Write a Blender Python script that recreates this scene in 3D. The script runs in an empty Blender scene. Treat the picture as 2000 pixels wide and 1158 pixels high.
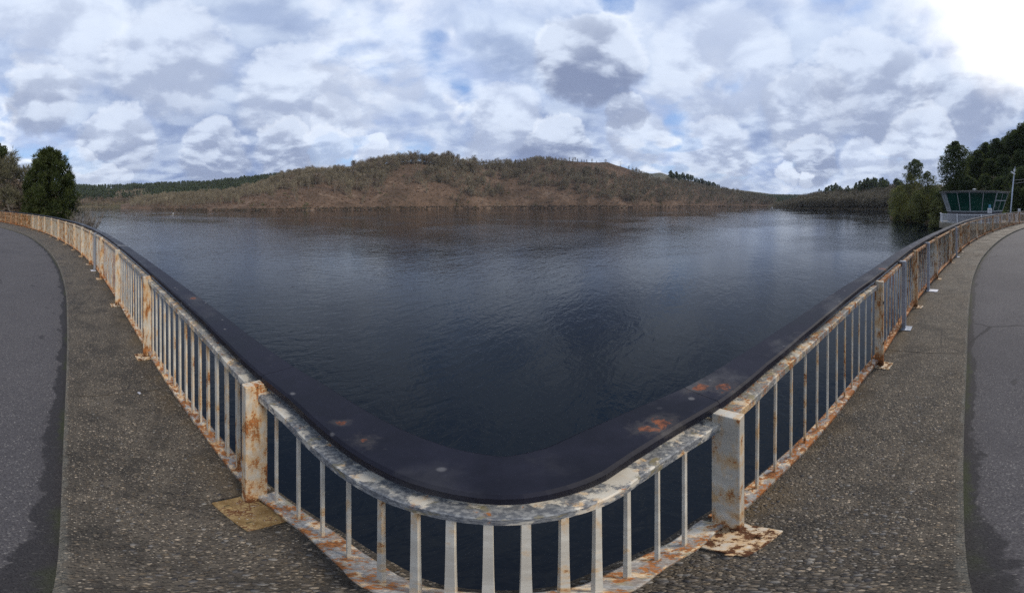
import bpy, math, random
import numpy as np
from mathutils import Vector, Matrix

random.seed(7)
RNG = np.random.default_rng(7)
S = bpy.context.scene
COL = S.collection
PX = 550.0            # photograph pixels per radian (a 208 degree sweep over 2000 px)
HOR = 397.0           # photograph row of the horizon
EYE = 1.8             # camera height over the dam crest
WATER = -6.2          # reservoir level, the crest being z = 0

# ------------------------------------------------------------------ camera
cam = bpy.data.cameras.new('camera')
cam.type = 'PANO'
cam.panorama_type = 'EQUIRECTANGULAR'
cam.longitude_min = -1000.0 / PX
cam.longitude_max = 1000.0 / PX
cam.latitude_max = HOR / PX
cam.latitude_min = -(1158.0 - HOR) / PX
cam.clip_start = 0.02
cam.clip_end = 12000
co = bpy.data.objects.new('camera', cam)
COL.objects.link(co)
co.location = (0, 0, EYE)
co.rotation_euler = (math.radians(90), 0, 0)
S.camera = co

# ------------------------------------------------------------------ node helpers
class NT:
    """tiny helper to write node trees as expressions"""
    def __init__(self, tree):
        self.t = tree; self.n = tree.nodes; self.l = tree.links
    def node(self, typ, **kw):
        n = self.n.new(typ)
        for k, v in kw.items():
            setattr(n, k, v)
        return n
    def put(self, sock, v):
        if hasattr(v, 'is_output'):
            self.l.new(v, sock)
        elif v is not None:
            if sock.type == 'RGBA' and isinstance(v, (tuple, list)) and len(v) == 3:
                v = (*v, 1.0)
            sock.default_value = v
    def math(self, op, a, b=None, c=None, clamp=False):
        n = self.node('ShaderNodeMath', operation=op, use_clamp=clamp)
        self.put(n.inputs[0], a)
        if b is not None: self.put(n.inputs[1], b)
        if c is not None: self.put(n.inputs[2], c)
        return n.outputs[0]
    def add(self, a, b): return self.math('ADD', a, b)
    def sub(self, a, b): return self.math('SUBTRACT', a, b)
    def mul(self, a, b): return self.math('MULTIPLY', a, b)
    def vmath(self, op, a, b=None, scale=None):
        n = self.node('ShaderNodeVectorMath', operation=op)
        self.put(n.inputs[0], a)
        if b is not None: self.put(n.inputs[1], b)
        if scale is not None: self.put(n.inputs['Scale'], scale)
        return n.outputs['Value'] if op in ('DOT_PRODUCT', 'LENGTH', 'DISTANCE') else n.outputs[0]
    def ss(self, v, lo, hi, a=0.0, b=1.0):
        n = self.node('ShaderNodeMapRange', interpolation_type='SMOOTHSTEP')
        self.put(n.inputs[0], v)
        for i, x in enumerate((lo, hi, a, b)): self.put(n.inputs[i + 1], x)
        return n.outputs[0]
    def noise(self, vec, scale, detail=4, rough=0.5, dist=0.0, lac=2.0):
        n = self.node('ShaderNodeTexNoise')
        self.put(n.inputs['Vector'], vec); self.put(n.inputs['Scale'], scale)
        n.inputs['Detail'].default_value = detail; n.inputs['Roughness'].default_value = rough
        n.inputs['Distortion'].default_value = dist; n.inputs['Lacunarity'].default_value = lac
        return n.outputs['Fac']
    def voro(self, vec, scale, feature='F1', rand=1.0):
        n = self.node('ShaderNodeTexVoronoi', feature=feature)
        self.put(n.inputs['Vector'], vec); self.put(n.inputs['Scale'], scale)
        n.inputs['Randomness'].default_value = rand
        return n
    def mix(self, f, a, b, blend='MIX'):
        n = self.node('ShaderNodeMix', data_type='RGBA', blend_type=blend)
        self.put(n.inputs[0], f); self.put(n.inputs[6], a); self.put(n.inputs[7], b)
        return n.outputs[2]
    def ramp(self, f, stops):
        n = self.node('ShaderNodeValToRGB')
        self.put(n.inputs[0], f)
        e = n.color_ramp.elements
        while len(e) < len(stops): e.new(0.5)
        for k, (p, c) in enumerate(stops):
            e[k].position = p; e[k].color = (*c, 1)
        return n.outputs[0]
    def bump(self, h, strength, dist, normal=None):
        n = self.node('ShaderNodeBump')
        n.inputs['Strength'].default_value = strength; n.inputs['Distance'].default_value = dist
        self.put(n.inputs['Height'], h)
        if normal is not None: self.put(n.inputs['Normal'], normal)
        return n.outputs[0]
    def pos(self): return self.node('ShaderNodeNewGeometry').outputs['Position']
    def attr(self, name, typ='GEOMETRY', out='Fac'):
        return self.node('ShaderNodeAttribute', attribute_name=name, attribute_type=typ).outputs[out]
    def scalev(self, v, s):
        return self.vmath('MULTIPLY', v, s)

def new_mat(name):
    m = bpy.data.materials.new(name)
    m.use_nodes = True
    t = NT(m.node_tree)
    b = m.node_tree.nodes['Principled BSDF']
    return m, t, b

def finish(t, b, col=None, rough=None, normal=None, spec=None, metal=None):
    if col is not None: t.put(b.inputs['Base Color'], col)
    if rough is not None: t.put(b.inputs['Roughness'], rough)
    if normal is not None: t.put(b.inputs['Normal'], normal)
    if spec is not None: t.put(b.inputs['Specular IOR Level'], spec)
    if metal is not None: t.put(b.inputs['Metallic'], metal)

# ------------------------------------------------------------------ world: broken cloud over a Nishita sky
SUN_AZ, SUN_EL = math.radians(110), math.radians(40)
w = bpy.data.worlds.new('World'); S.world = w; w.use_nodes = True
CLOUDS = [(1150, 100, 9, .13), (1145, 165, 6, .10), (1220, 215, 5, .07), (1650, 230, 22, .07), (1870, 180, 14, .07), (480, 290, 14, .08), (1080, 290, 11, .10), (300, 220, 16, .06), (540, 310, 9, .07), (90, 190, 8, .06),
          (470, 50, 8, -.07), (872, 110, 7, -.06), (890, 200, 6, -.05), (20, 225, 4, -.07), (620, 5, 6, -.07), (820, 275, 7, -.06), (1190, 10, 4, -.08), (1350, 245, 6, -.05),
          (1925, 5, 9, -.12), (1970, 110, 5, -.05), (1560, 350, 10, -.06), (200, 345, 10, -.05), (285, 255, 3, -.08), (660, 290, 5, -.05), (1700, 335, 9, -.06)]
CUMULUS = [(90, 80, 15, .15, .7), (330, 120, 13, .30, .7), (80, 195, 8, .60, .75), (570, 190, 11, .35, .7), (230, 280, 8, .6, .8), (420, 300, 8, .7, .8), (560, 305, 7, .75, .8), (660, 240, 6, .4, .7), (720, 130, 12, .10, .6),
           (640, 292, 5.5, .35, .8), (720, 285, 3.5, .0, .8), (985, 240, 9, .35, .7), (1085, 292, 7, .85, .85), (1400, 120, 14, .15, .6), (1390, 300, 9, .45, .7), (1250, 270, 6, .45, .7), (1225, 212, 4.6, .6, .85), (1145, 118, 10.5, .85, .95),
           (1580, 210, 10, .45, .7), (1700, 170, 13, .55, .75), (1880, 190, 12, .60, .75), (1800, 290, 9, .5, .7), (1580, 320, 6, .75, .8), (1528, 345, 3.0, .0, .9), (1570, 356, 2.0, .05, .9), (1690, 325, 6, .05, .6), (170, 335, 5, .15, .7), (220, 350, 4, .25, .7)]
t = NT(w.node_tree)
bg = w.node_tree.nodes['Background']
sky = t.node('ShaderNodeTexSky', sky_type='NISHITA')
sky.sun_disc = False
sky.sun_elevation = SUN_EL; sky.sun_rotation = SUN_AZ
sky.air_density = 1.2; sky.dust_density = 0.6; sky.ozone_density = 2.5
D = t.vmath('NORMALIZE', t.node('ShaderNodeTexCoord').outputs['Generated'])
sep = t.node('ShaderNodeSeparateXYZ'); t.put(sep.inputs[0], D)
zc = t.math('MAXIMUM', sep.outputs[2], 0.0)
inv = t.math('DIVIDE', 1.0, t.add(zc, 0.30))
P = t.vmath('SCALE', D, scale=inv)
P = t.scalev(P, (1, 1, 0))
warp = t.node('ShaderNodeTexNoise'); t.put(warp.inputs['Vector'], P)
warp.inputs['Scale'].default_value = 1.1; warp.inputs['Detail'].default_value = 4
wv = t.vmath('SCALE', t.vmath('SUBTRACT', warp.outputs['Color'], (0.5, 0.5, 0.5)), scale=0.34)
Pw = t.vmath('ADD', P, wv)
LIGHT = (0.20 * math.sin(SUN_AZ), 0.20 * math.cos(SUN_AZ), 0.0)
def cloud_field(vec):
    a = t.noise(vec, 0.75, 2, 0.5)
    b = t.noise(t.vmath('ADD', vec, (7.3, 2.1, 0.4)), 2.0, 9, 0.56)
    v = t.node('ShaderNodeTexVoronoi', feature='F1')
    t.put(v.inputs['Vector'], vec); v.inputs['Scale'].default_value = 2.1
    v.inputs['Detail'].default_value = 2.0; v.inputs['Roughness'].default_value = .45
    return t.add(t.add(t.mul(a, 0.40), t.mul(b, 0.42)), t.mul(t.sub(1.12, v.outputs['Distance']), .16))
n0 = cloud_field(Pw)
n1 = cloud_field(t.vmath('ADD', Pw, LIGHT))
def azdir(x, y):
    a, e = (x - 1000) / PX, (HOR - y) / PX
    return (math.sin(a) * math.cos(e), math.cos(a) * math.cos(e), math.sin(e))
warp2 = t.node('ShaderNodeTexNoise'); t.put(warp2.inputs['Vector'], D)
warp2.inputs['Scale'].default_value = 5.0; warp2.inputs['Detail'].default_value = 6
Dw = t.vmath('NORMALIZE', t.vmath('ADD', D, t.vmath('SCALE', t.vmath('SUBTRACT', warp2.outputs['Color'], (.5, .5, .5)), scale=.22)))
def blob(x, y, deg, amp):
    d = t.vmath('DOT_PRODUCT', Dw, azdir(x, y))
    return t.ss(d, math.cos(math.radians(deg)), math.cos(math.radians(deg * .35)), 0.0, amp)
dens = t.add(n0, .050)
for x, y, deg, amp in CLOUDS:
    dens = t.add(dens, blob(x, y, deg, amp))
cover = t.ss(dens, .34, .44)
thick = t.ss(dens, .42, .60)
lit = t.ss(t.sub(n0, n1), -.07, .09)
n2 = t.noise(t.vmath('ADD', Pw, (1.7, 9.1, 2.0)), 2.7, 7, .52)
n3 = t.noise(t.vmath('ADD', Pw, (1.7 + .09 * math.sin(SUN_AZ), 9.1 - .05, 2.0)), 2.7, 7, .52)
lit2 = t.ss(t.sub(n2, n3), -.10, .11)
broad = t.ss(t.noise(t.vmath('ADD', P, (4.4, 1.3, 8.0)), .75, 3, .5), .36, .62)
sunv = t.vmath('DOT_PRODUCT', Dw, (math.sin(SUN_AZ) * math.cos(SUN_EL), math.cos(SUN_AZ) * math.cos(SUN_EL), math.sin(SUN_EL)))
toward = t.ss(sunv, .965, 0.998)
low = t.ss(zc, 0.02, 0.45)
top_c = t.mix(t.add(t.mul(lit, .5), t.mul(lit2, .5)), (3.5, 4.4, 6.5), (6.7, 7.6, 9.0))
base_c = t.mix(low, (1.35, 1.95, 3.75), (2.5, 3.2, 4.8))
cl = t.mix(t.math('MULTIPLY', thick, t.sub(1.0, t.add(t.mul(lit, .35), t.mul(lit2, .40)))), top_c, base_c)
cl = t.mix(t.mul(broad, .42), cl, t.mix(lit2, (2.2, 2.9, 4.7), (3.9, 4.6, 6.0)))
edge = t.mul(t.ss(dens, .36, .42), t.ss(dens, .42, .50, 1, 0))
cl = t.mix(t.mul(edge, t.ss(lit, .2, .9, .05, .6)), cl, (8.6, 8.8, 9.1))
warp3 = t.node('ShaderNodeTexNoise'); t.put(warp3.inputs['Vector'], D)
warp3.inputs['Scale'].default_value = 6.5; warp3.inputs['Detail'].default_value = 8; warp3.inputs['Roughness'].default_value = .58
Dc = t.vmath('NORMALIZE', t.vmath('ADD', D, t.vmath('SCALE', t.vmath('SUBTRACT', warp3.outputs['Color'], (.5, .5, .5)), scale=.20)))
sepc = t.node('ShaderNodeSeparateXYZ'); t.put(sepc.inputs[0], Dc)
for x, y, r, dark_, op in CUMULUS:
    c0 = azdir(x, y)
    m_ = t.ss(t.vmath('DOT_PRODUCT', Dc, c0), math.cos(math.radians(r)), math.cos(math.radians(r * .74)), 0, op)
    v_ = t.add(t.math('DIVIDE', t.sub(sepc.outputs[2], c0[2]), math.sin(math.radians(r))), t.mul(t.sub(lit2, .5), 1.0))
    g_ = t.ss(v_, -.75, .75)
    dk = tuple(a * (1 - dark_) + b * dark_ for a, b in zip((4.6, 5.2, 6.5), (1.4, 1.8, 3.05)))
    hi_ = tuple(a * (1 - dark_) + b * dark_ for a, b in zip((6.8, 7.5, 8.7), (5.4, 6.1, 7.4)))
    cl = t.mix(m_, cl, t.mix(g_, dk, hi_))
    rim = t.mul(t.mul(t.mul(m_, t.sub(op, m_)), 1.3), t.ss(v_, -.1, .7))
    cl = t.mix(rim, cl, (8.4, 8.8, 9.4))
    cover = t.math('MAXIMUM', cover, m_)
cl = t.mix(t.mul(toward, t.ss(thick, 0.0, 0.7, 1.0, 0.0)), cl, (15, 14.6, 14.0))
skyc = t.mix(.45, sky.outputs[0], (2.6, 4.4, 8.6))
full = t.mix(cover, skyc, cl)
glare = t.math('POWER', t.ss(sunv, .905, .99), 1.5)
full = t.mix(t.mul(glare, .95), full, (12.5, 12.2, 11.8))
t.put(bg.inputs[0], full)
bg.inputs[1].default_value = 0.106

sun = bpy.data.lights.new('sun', 'SUN')
sun.energy = 2.2; sun.angle = math.radians(16); sun.color = (1.0, 0.91, 0.80)
so = bpy.data.objects.new('sun', sun); COL.objects.link(so)
sd = Vector((math.sin(SUN_AZ) * math.cos(SUN_EL), math.cos(SUN_AZ) * math.cos(SUN_EL), math.sin(SUN_EL)))
so.rotation_euler = sd.to_track_quat('Z', 'Y').to_euler()
so.location = sd * 60

S.view_settings.view_transform = 'Standard'
S.view_settings.look = 'None'
S.view_settings.gamma = 1.0
S.view_settings.exposure = 0.27
S.view_settings.use_curve_mapping = False
S.cycles.use_denoising = False
S.cycles.max_bounces = 6
S.cycles.transparent_max_bounces = 8

# ------------------------------------------------------------------ object helpers
def tag(o, label=None, cat=None, group=None, kind=None):
    if label: o['label'] = label
    if cat: o['category'] = cat
    if group: o['group'] = group
    if kind: o['kind'] = kind
    return o

def link(o, parent=None):
    COL.objects.link(o)
    if parent is not None: o.parent = parent
    return o

def empty(name, loc=(0, 0, 0), rz=0.0):
    o = bpy.data.objects.new(name, None)
    o.empty_display_size = 0.3
    o.location = loc; o.rotation_euler = (0, 0, rz)
    return link(o)

def mesh_data(name, V, F, mats, midx=None, smooth=False):
    """V (n,3) array, F list of tuples or (m,k) array"""
    me = bpy.data.meshes.new(name)
    V = np.asarray(V, dtype=np.float32)
    if isinstance(F, np.ndarray):
        m, k = F.shape
        me.vertices.add(len(V)); me.vertices.foreach_set('co', V.ravel())
        me.loops.add(m * k); me.loops.foreach_set('vertex_index', F.astype(np.int32).ravel())
        me.polygons.add(m)
        me.polygons.foreach_set('loop_start', np.arange(0, m * k, k, dtype=np.int32))
        me.update(calc_edges=True)
    else:
        me.from_pydata(V.tolist(), [], F)
    for mm in (mats if isinstance(mats, (list, tuple)) else [mats]): me.materials.append(mm)
    if midx is not None: me.polygons.foreach_set('material_index', np.asarray(midx, dtype=np.int32))
    me.polygons.foreach_set('use_smooth', np.full(len(me.polygons), smooth))
    me.update()
    return me

def obj(name, V, F, mats, parent=None, midx=None, smooth=False, loc=None):
    o = bpy.data.objects.new(name, mesh_data(name, V, F, mats, midx, smooth))
    if loc is not None: o.location = loc
    return link(o, parent)

def box_vf(x0, x1, y0, y1, z0, z1, c=0.0):
    """box with its four upright edges and rims chamfered by c"""
    if c <= 0:
        V = [(x, y, z) for z in (z0, z1) for x, y in ((x0, y0), (x1, y0), (x1, y1), (x0, y1))]
        F = [(3, 2, 1, 0), (4, 5, 6, 7), (0, 1, 5, 4), (1, 2, 6, 5), (2, 3, 7, 6), (3, 0, 4, 7)]
        return V, F
    def ring(a, z):
        return [(x0 + c - a, y0 + a * 0 + (c if a == 0 else c), z)] if False else [
            (x0 + c, y0 + (c - a), z), (x1 - c, y0 + (c - a), z), (x1 - (c - a), y0 + c, z), (x1 - (c - a), y1 - c, z),
            (x1 - c, y1 - (c - a), z), (x0 + c, y1 - (c - a), z), (x0 + (c - a), y1 - c, z), (x0 + (c - a), y0 + c, z)]
    V = ring(c * .25, z0) + ring(c, z0 + c * .75) + ring(c, z1 - c * .75) + ring(c * .25, z1)
    F = [tuple(range(7, -1, -1)), tuple(range(24, 32))]
    for k in range(3):
        for i in range(8):
            j = (i + 1) % 8
            F.append((k * 8 + i, k * 8 + j, k * 8 + 8 + j, k * 8 + 8 + i))
    return V, F

def merge(parts):
    V, F, n = [], [], 0
    for v, f in parts:
        V += [tuple(p) for p in v]; F += [tuple(i + n for i in q) for q in f]; n += len(v)
    return V, F

def xf(vf, M):
    v, f = vf
    return [tuple(M @ Vector(p)) for p in v], f

def sweep(path, out, sect, closed_ends=True):
    """sweep a closed section [(outward, dz)] along path points with horizontal outward normals"""
    n = len(path); k = len(sect)
    V = []
    for p, o in zip(path, out):
        for a, dz in sect:
            V.append((p[0] + o[0] * a, p[1] + o[1] * a, p[2] + dz))
    F = []
    for i in range(n - 1):
        for j in range(k):
            j2 = (j + 1) % k
            F.append((i * k + j, i * k + j2, (i + 1) * k + j2, (i + 1) * k + j))
    if closed_ends:
        F.append(tuple(range(k - 1, -1, -1))); F.append(tuple((n - 1) * k + j for j in range(k)))
    return V, F

def rect(a0, a1, z0, z1, c=0.004):
    return [(a0 + c, z0), (a1 - c, z0), (a1, z0 + c), (a1, z1 - c), (a1 - c, z1), (a0 + c, z1), (a0, z1 - c), (a0, z0 + c)]

def spline(pts, step=0.02, maxn=8000):
    """centripetal Catmull-Rom through pts (plan or with extra columns)"""
    p = np.array(pts, float)
    p = np.vstack([2 * p[0] - p[1], p, 2 * p[-1] - p[-2]])
    out = []
    for i in range(1, len(p) - 2):
        P0, P1, P2, P3 = p[i - 1:i + 3]
        d = [max(np.hypot(*(b - a)[:2]) ** .5, 1e-4) for a, b in ((P0, P1), (P1, P2), (P2, P3))]
        m1 = (P2 - P1) + d[1] * ((P1 - P0) / d[0] - (P2 - P0) / (d[0] + d[1]))
        m2 = (P2 - P1) + d[1] * ((P3 - P2) / d[2] - (P3 - P1) / (d[1] + d[2]))
        n = max(3, int(np.hypot(*(P2 - P1)[:2]) / step))
        s = np.linspace(0, 1, n, endpoint=False)[:, None]
        out.append((2 * s**3 - 3 * s**2 + 1) * P1 + (s**3 - 2 * s**2 + s) * m1 + (-2 * s**3 + 3 * s**2) * P2 + (s**3 - s**2) * m2)
    out.append(p[-2:-1])
    return np.vstack(out)

def az(x): return (np.asarray(x, float) - 1000.0) / PX
def at(x, r, z=0.0):
    a = (x - 1000.0) / PX
    return (r * math.sin(a), r * math.cos(a), z)

def wob(p, q, seed, freqs=(1, 2.1, 4.3), amps=(1, .5, .25)):
    """cheap smooth noise in about -1..1"""
    g = np.random.default_rng(seed); s = 0
    for f, a in zip(freqs, amps):
        for _ in range(3):
            th = g.uniform(0, 2 * np.pi); ph = g.uniform(0, 2 * np.pi)
            s = s + a * np.sin(f * (p * np.cos(th) + q * np.sin(th)) + ph) / 3
    return s

# ------------------------------------------------------------------ materials
def leaf_mat(name, dark, light, scale=.6, rough=.75, trans=0.0):
    m, t, b = new_mat(name)
    p = t.pos()
    n = t.noise(p, scale, 3, .6)
    r = t.attr('rnd')
    f = t.add(t.mul(t.ss(n, .3, .7), .6), t.mul(r, .5))
    c = t.mix(f, dark, light)
    finish(t, b, c, rough, spec=.25)
    if trans:
        tr = t.node('ShaderNodeBsdfTranslucent'); t.put(tr.inputs[0], t.mix(1.0, c, (1.25, 1.3, .8), 'MULTIPLY'))
        mx = t.node('ShaderNodeMixShader'); mx.inputs[0].default_value = trans
        t.l.new(b.outputs[0], mx.inputs[1]); t.l.new(tr.outputs[0], mx.inputs[2])
        t.l.new(mx.outputs[0], m.node_tree.nodes['Material Output'].inputs[0])
    return m

M_bark = leaf_mat('bark', (.035, .028, .02), (.11, .095, .07), 3)
M_greybark = leaf_mat('pale_bark', (.10, .09, .075), (.24, .22, .185), 2)
M_twig = leaf_mat('olive_twigs', (.095, .076, .048), (.27, .228, .150), .03)
M_brown_twig = leaf_mat('brown_twigs', (.095, .068, .048), (.25, .190, .135), .03)
M_greytwig = leaf_mat('grey_twigs', (.09, .08, .07), (.24, .215, .19), 1.2)
M_olivetwig = leaf_mat('olive_grey_twigs', (.065, .062, .034), (.185, .172, .100), .3)
M_ever = leaf_mat('evergreen_leaves', (.014, .024, .008), (.08, .10, .030), .9, trans=.38)
M_pine = leaf_mat('pine_needles', (.020, .031, .015), (.098, .122, .050), .5, trans=.38)
M_euca = leaf_mat('dark_forest_leaves', (.020, .031, .018), (.090, .115, .052), .2, trans=.38)
M_olive = leaf_mat('olive_leaves', (.075, .082, .032), (.25, .25, .10), .5, trans=.38)
M_shrub = leaf_mat('shrub_leaves', (.032, .042, .016), (.11, .13, .045), .4, trans=.38)
M_fern = leaf_mat('dead_fern', (.055, .033, .021), (.155, .092, .058), .3)
M_slash = leaf_mat('cut_branches', (.05, .035, .025), (.26, .20, .15), .4)

def ground_mat(name, cols, scale, green=0.0):
    m, t, b = new_mat(name)
    p = t.pos()
    n = t.noise(p, scale, 7, .65)
    n2 = t.noise(p, scale * 7, 5, .7)
    f = t.add(t.mul(n, .65), t.mul(n2, .35))
    c = t.ramp(f, [(.30, cols[0]), (.45, cols[1]), (.56, cols[2]), (.72, cols[3])])
    finish(t, b, c, .95, t.bump(n2, .6, .5), spec=.1)
    return m
M_hill = ground_mat('fern_and_soil', [(.045, .032, .020), (.080, .055, .038), (.122, .080, .054), (.22, .175, .13)], .03)
M_far = ground_mat('far_heath', [(.03, .035, .022), (.06, .058, .03), (.11, .085, .05), (.17, .14, .08)], .008)
M_bank = ground_mat('bank_undergrowth', [(.025, .022, .014), (.05, .042, .024), (.085, .06, .035), (.12, .095, .055)], .15)

# painted and rusting steel; obj["rust"] and obj["primer"] steer how far gone a piece is
def paint_mat():
    m, t, b = new_mat('peeling_white_paint')
    p = t.pos()
    sz = t.node('ShaderNodeSeparateXYZ'); t.put(sz.inputs[0], p)
    rust = t.add(t.attr('rust', 'OBJECT'), t.ss(sz.outputs[2], .0, .20, .46, 0)); primer = t.attr('primer', 'OBJECT')
    streak = t.noise(t.scalev(p, (1, 1, .22)), 26, 6, .62)
    blot = t.noise(p, 7, 6, .6)
    finen = t.noise(p, 95, 4, .6)
    white = t.mix(t.ss(blot, .35, .7), (.50, .46, .38), (.68, .645, .55))
    stain_m = t.ss(t.add(t.mul(streak, .6), t.mul(blot, .4)), t.sub(.53, t.mul(rust, .24)), t.sub(.68, t.mul(rust, .24)))
    c = t.mix(t.mul(stain_m, .85), white, (.56, .35, .15))
    prim = t.mul(t.ss(t.noise(t.vmath('ADD', p, (3, 5, 1)), 13, 7, .66), .44, .50), primer)
    pc = t.mix(t.ss(finen, .4, .62), (.095, .105, .12), (.26, .265, .26))
    pc = t.mix(t.ss(t.noise(p, 16, 5, .6), .55, .66), pc, (.20, .17, .09))
    c = t.mix(prim, c, pc)
    rm = t.ss(t.add(t.mul(streak, .68), t.mul(finen, .32)), t.sub(.655, t.mul(rust, .255)), t.sub(.70, t.mul(rust, .235)))
    rc = t.mix(t.ss(t.add(t.mul(finen, .6), t.mul(blot, .4)), .36, .6), (.060, .023, .011), (.38, .145, .042))
    rc = t.mix(t.ss(sz.outputs[2], .02, .10, .75, 0), rc, (.035, .016, .010))
    c = t.mix(rm, c, rc)
    h = t.add(t.mul(rm, -.5), t.add(t.mul(prim, -.4), t.mul(finen, .3)))
    finish(t, b, c, t.mix(rm, (.5, .5, .5), (.9, .9, .9)), t.bump(h, .5, .003), spec=.35)
    return m
M_paint = paint_mat()

def handrail_mat():
    m, t, b = new_mat('black_handrail_paint')
    p = t.pos()
    n = t.noise(p, 5, 6, .6); fn = t.noise(p, 60, 5, .65); sh = t.noise(p, 24, 6, .7)
    c = t.mix(t.ss(n, .35, .7), (.007, .0075, .0135), (.0155, .016, .027))
    worn = t.attr('worn', 'OBJECT')
    grey = t.mul(t.ss(t.noise(p, 3.1, 7, .62), .54, .70), worn)
    c = t.mix(grey, c, (.17, .165, .16))
    dots = t.voro(t.vmath('ADD', p, t.vmath('SCALE', t.node('ShaderNodeTexNoise').outputs['Color'], scale=.02)), 17)
    dm = t.mul(t.ss(dots.outputs['Distance'], .10, .22, 1, 0), t.ss(dots.outputs['Color'], .62, .74))
    c = t.mix(t.mul(dm, .6), c, (.15, .145, .145))
    rm = 0.0
    for (x, y, z), rad in RUST_SPOTS:
        rad *= .8
        d = t.vmath('DISTANCE', p, (x, y, z))
        g = t.ss(t.add(t.math('DIVIDE', d, rad), t.mul(t.sub(sh, .5), 3.2)), .45, .62, 1, 0)
        halo = t.ss(t.add(t.math('DIVIDE', d, rad * 1.9), t.mul(t.sub(sh, .5), 2.4)), .25, .95, 1, 0)
        c = t.mix(t.mul(halo, .22), c, (.13, .115, .10))
        c = t.mix(t.mul(g, .9), c, t.mix(t.ss(fn, .35, .65), (.06, .026, .018), (.23, .075, .030)))
    finish(t, b, c, t.ss(n, .3, .7, .38, .55), t.bump(fn, .12, .002), spec=.2)
    return m

def concrete_mat():
    m, t, b = new_mat('exposed_aggregate_concrete')
    p = t.pos()
    big = t.noise(p, 1.1, 6, .62); mid = t.noise(p, 9, 5, .65)
    v1 = t.voro(p, 62); v2 = t.voro(p, 135)
    s1 = t.node('ShaderNodeSeparateColor'); t.put(s1.inputs[0], v1.outputs['Color'])
    s2 = t.node('ShaderNodeSeparateColor'); t.put(s2.inputs[0], v2.outputs['Color'])
    cement = t.mix(t.ss(big, .35, .68), (.030, .028, .025), (.078, .071, .062))
    cement = t.mix(t.ss(mid, .45, .75, 0, .55), cement, (.115, .105, .088))
    st1 = t.ramp(s1.outputs[0], [(0, (.022, .021, .022)), (.4, (.065, .055, .045)), (.75, (.13, .108, .08)), (1, (.34, .30, .25))])
    st2 = t.ramp(s2.outputs[1], [(0, (.018, .018, .018)), (.5, (.06, .055, .048)), (.8, (.16, .14, .115)), (1, (.42, .39, .34))])
    c = t.mix(t.mul(t.ss(v2.outputs['Distance'], .35, .5, 1, 0), .75), cement, st2)
    c = t.mix(t.mul(t.ss(v1.outputs['Distance'], .36, .48, 1, 0), t.ss(s1.outputs[2], .45, .5, 0, .85)), c, st1)
    e = t.attr('edge')
    c = t.mix(1.0, c, (1.24, 1.14, 1.0), 'MULTIPLY')
    ck = t.voro(t.vmath('ADD', p, t.vmath('SCALE', t.node('ShaderNodeTexNoise').outputs['Color'], scale=.25)), .55, 'DISTANCE_TO_EDGE')
    crack = t.mul(t.ss(ck.outputs['Distance'], .002, .007, 1, 0), t.ss(t.noise(p, .5, 2, .5), .52, .6))
    c = t.mix(t.mul(crack, .5), c, (.012, .011, .010))
    c = t.mix(t.ss(t.noise(p, 3.3, 5, .65), .46, .66, 0, .5), c, (.022, .020, .017))
    moss = t.mul(t.ss(t.add(e, t.mul(t.sub(mid, .5), .10)), .0, .03, 1, 0), .5)
    c = t.mix(moss, c, (.16, .155, .13))
    stain = t.mul(t.ss(t.attr('rail'), .04, .34, 1, 0), t.ss(t.noise(p, 2.6, 5, .6), .42, .68))
    c = t.mix(t.mul(stain, .55), c, (.13, .085, .035))
    h = t.add(t.mul(t.ss(v1.outputs['Distance'], .2, .5, 1, 0), .8), t.mul(t.ss(v2.outputs['Distance'], .2, .5, 1, 0), .5))
    finish(t, b, c, t.ss(big, .3, .7, .6, .85), t.bump(h, .8, .006), spec=.3)
    return m
M_conc = concrete_mat()

def asphalt_mat():
    m, t, b = new_mat('worn_asphalt')
    p = t.pos()
    big = t.noise(p, .9, 6, .6); v = t.voro(p, 150)
    s = t.node('ShaderNodeSeparateColor'); t.put(s.inputs[0], v.outputs['Color'])
    c = t.mix(t.ss(big, .3, .7), (.068, .062, .066), (.098, .090, .092))
    grain = t.ramp(s.outputs[0], [(0, (.03, .03, .03)), (.5, (.07, .066, .07)), (.93, (.12, .115, .11)), (1, (.32, .30, .27))])
    c = t.mix(.5, c, grain)
    ck = t.voro(t.vmath('ADD', p, t.vmath('SCALE', t.noise(p, 2.5, 4, .6), scale=.35)), .4, 'DISTANCE_TO_EDGE')
    crack = t.mul(t.ss(ck.outputs['Distance'], .002, .008, 1, 0), t.ss(t.noise(p, .35, 2, .5), .48, .58))
    c = t.mix(t.mul(crack, .75), c, (.015, .014, .014))
    patchy = t.ss(t.noise(p, .45, 4, .6), .5, .62)
    c = t.mix(t.mul(patchy, .35), c, (.045, .042, .046))
    e = t.attr('edge')
    wn = t.noise(t.scalev(p, (1, 1, 1)), 3.2, 6, .62)
    wet = t.ss(t.add(e, t.mul(t.sub(wn, .5), .34)), .075, .10, 1, 0)
    spots = t.mul(t.ss(t.noise(p, 4.5, 4, .5), .68, .71), t.ss(e, .8, 1.6, 1, 0))
    wet = t.math('MAXIMUM', wet, t.mul(spots, .7))
    c = t.mix(t.mul(wet, .72), c, (.018, .017, .019))
    moss = t.mul(t.ss(t.add(e, t.mul(t.sub(t.noise(p, 14, 5, .7), .5), .18)), .0, .06, 1, 0), t.ss(t.noise(p, 1.3, 3, .5), .45, .6))
    c = t.mix(t.mul(moss, .45), c, (.045, .06, .015))
    finish(t, b, c, t.ss(wet, 0, 1, .85, .78), t.bump(t.ss(v.outputs['Distance'], .1, .5, 1, 0), .5, .004), spec=.3)
    return m
M_asph = asphalt_mat()

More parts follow.
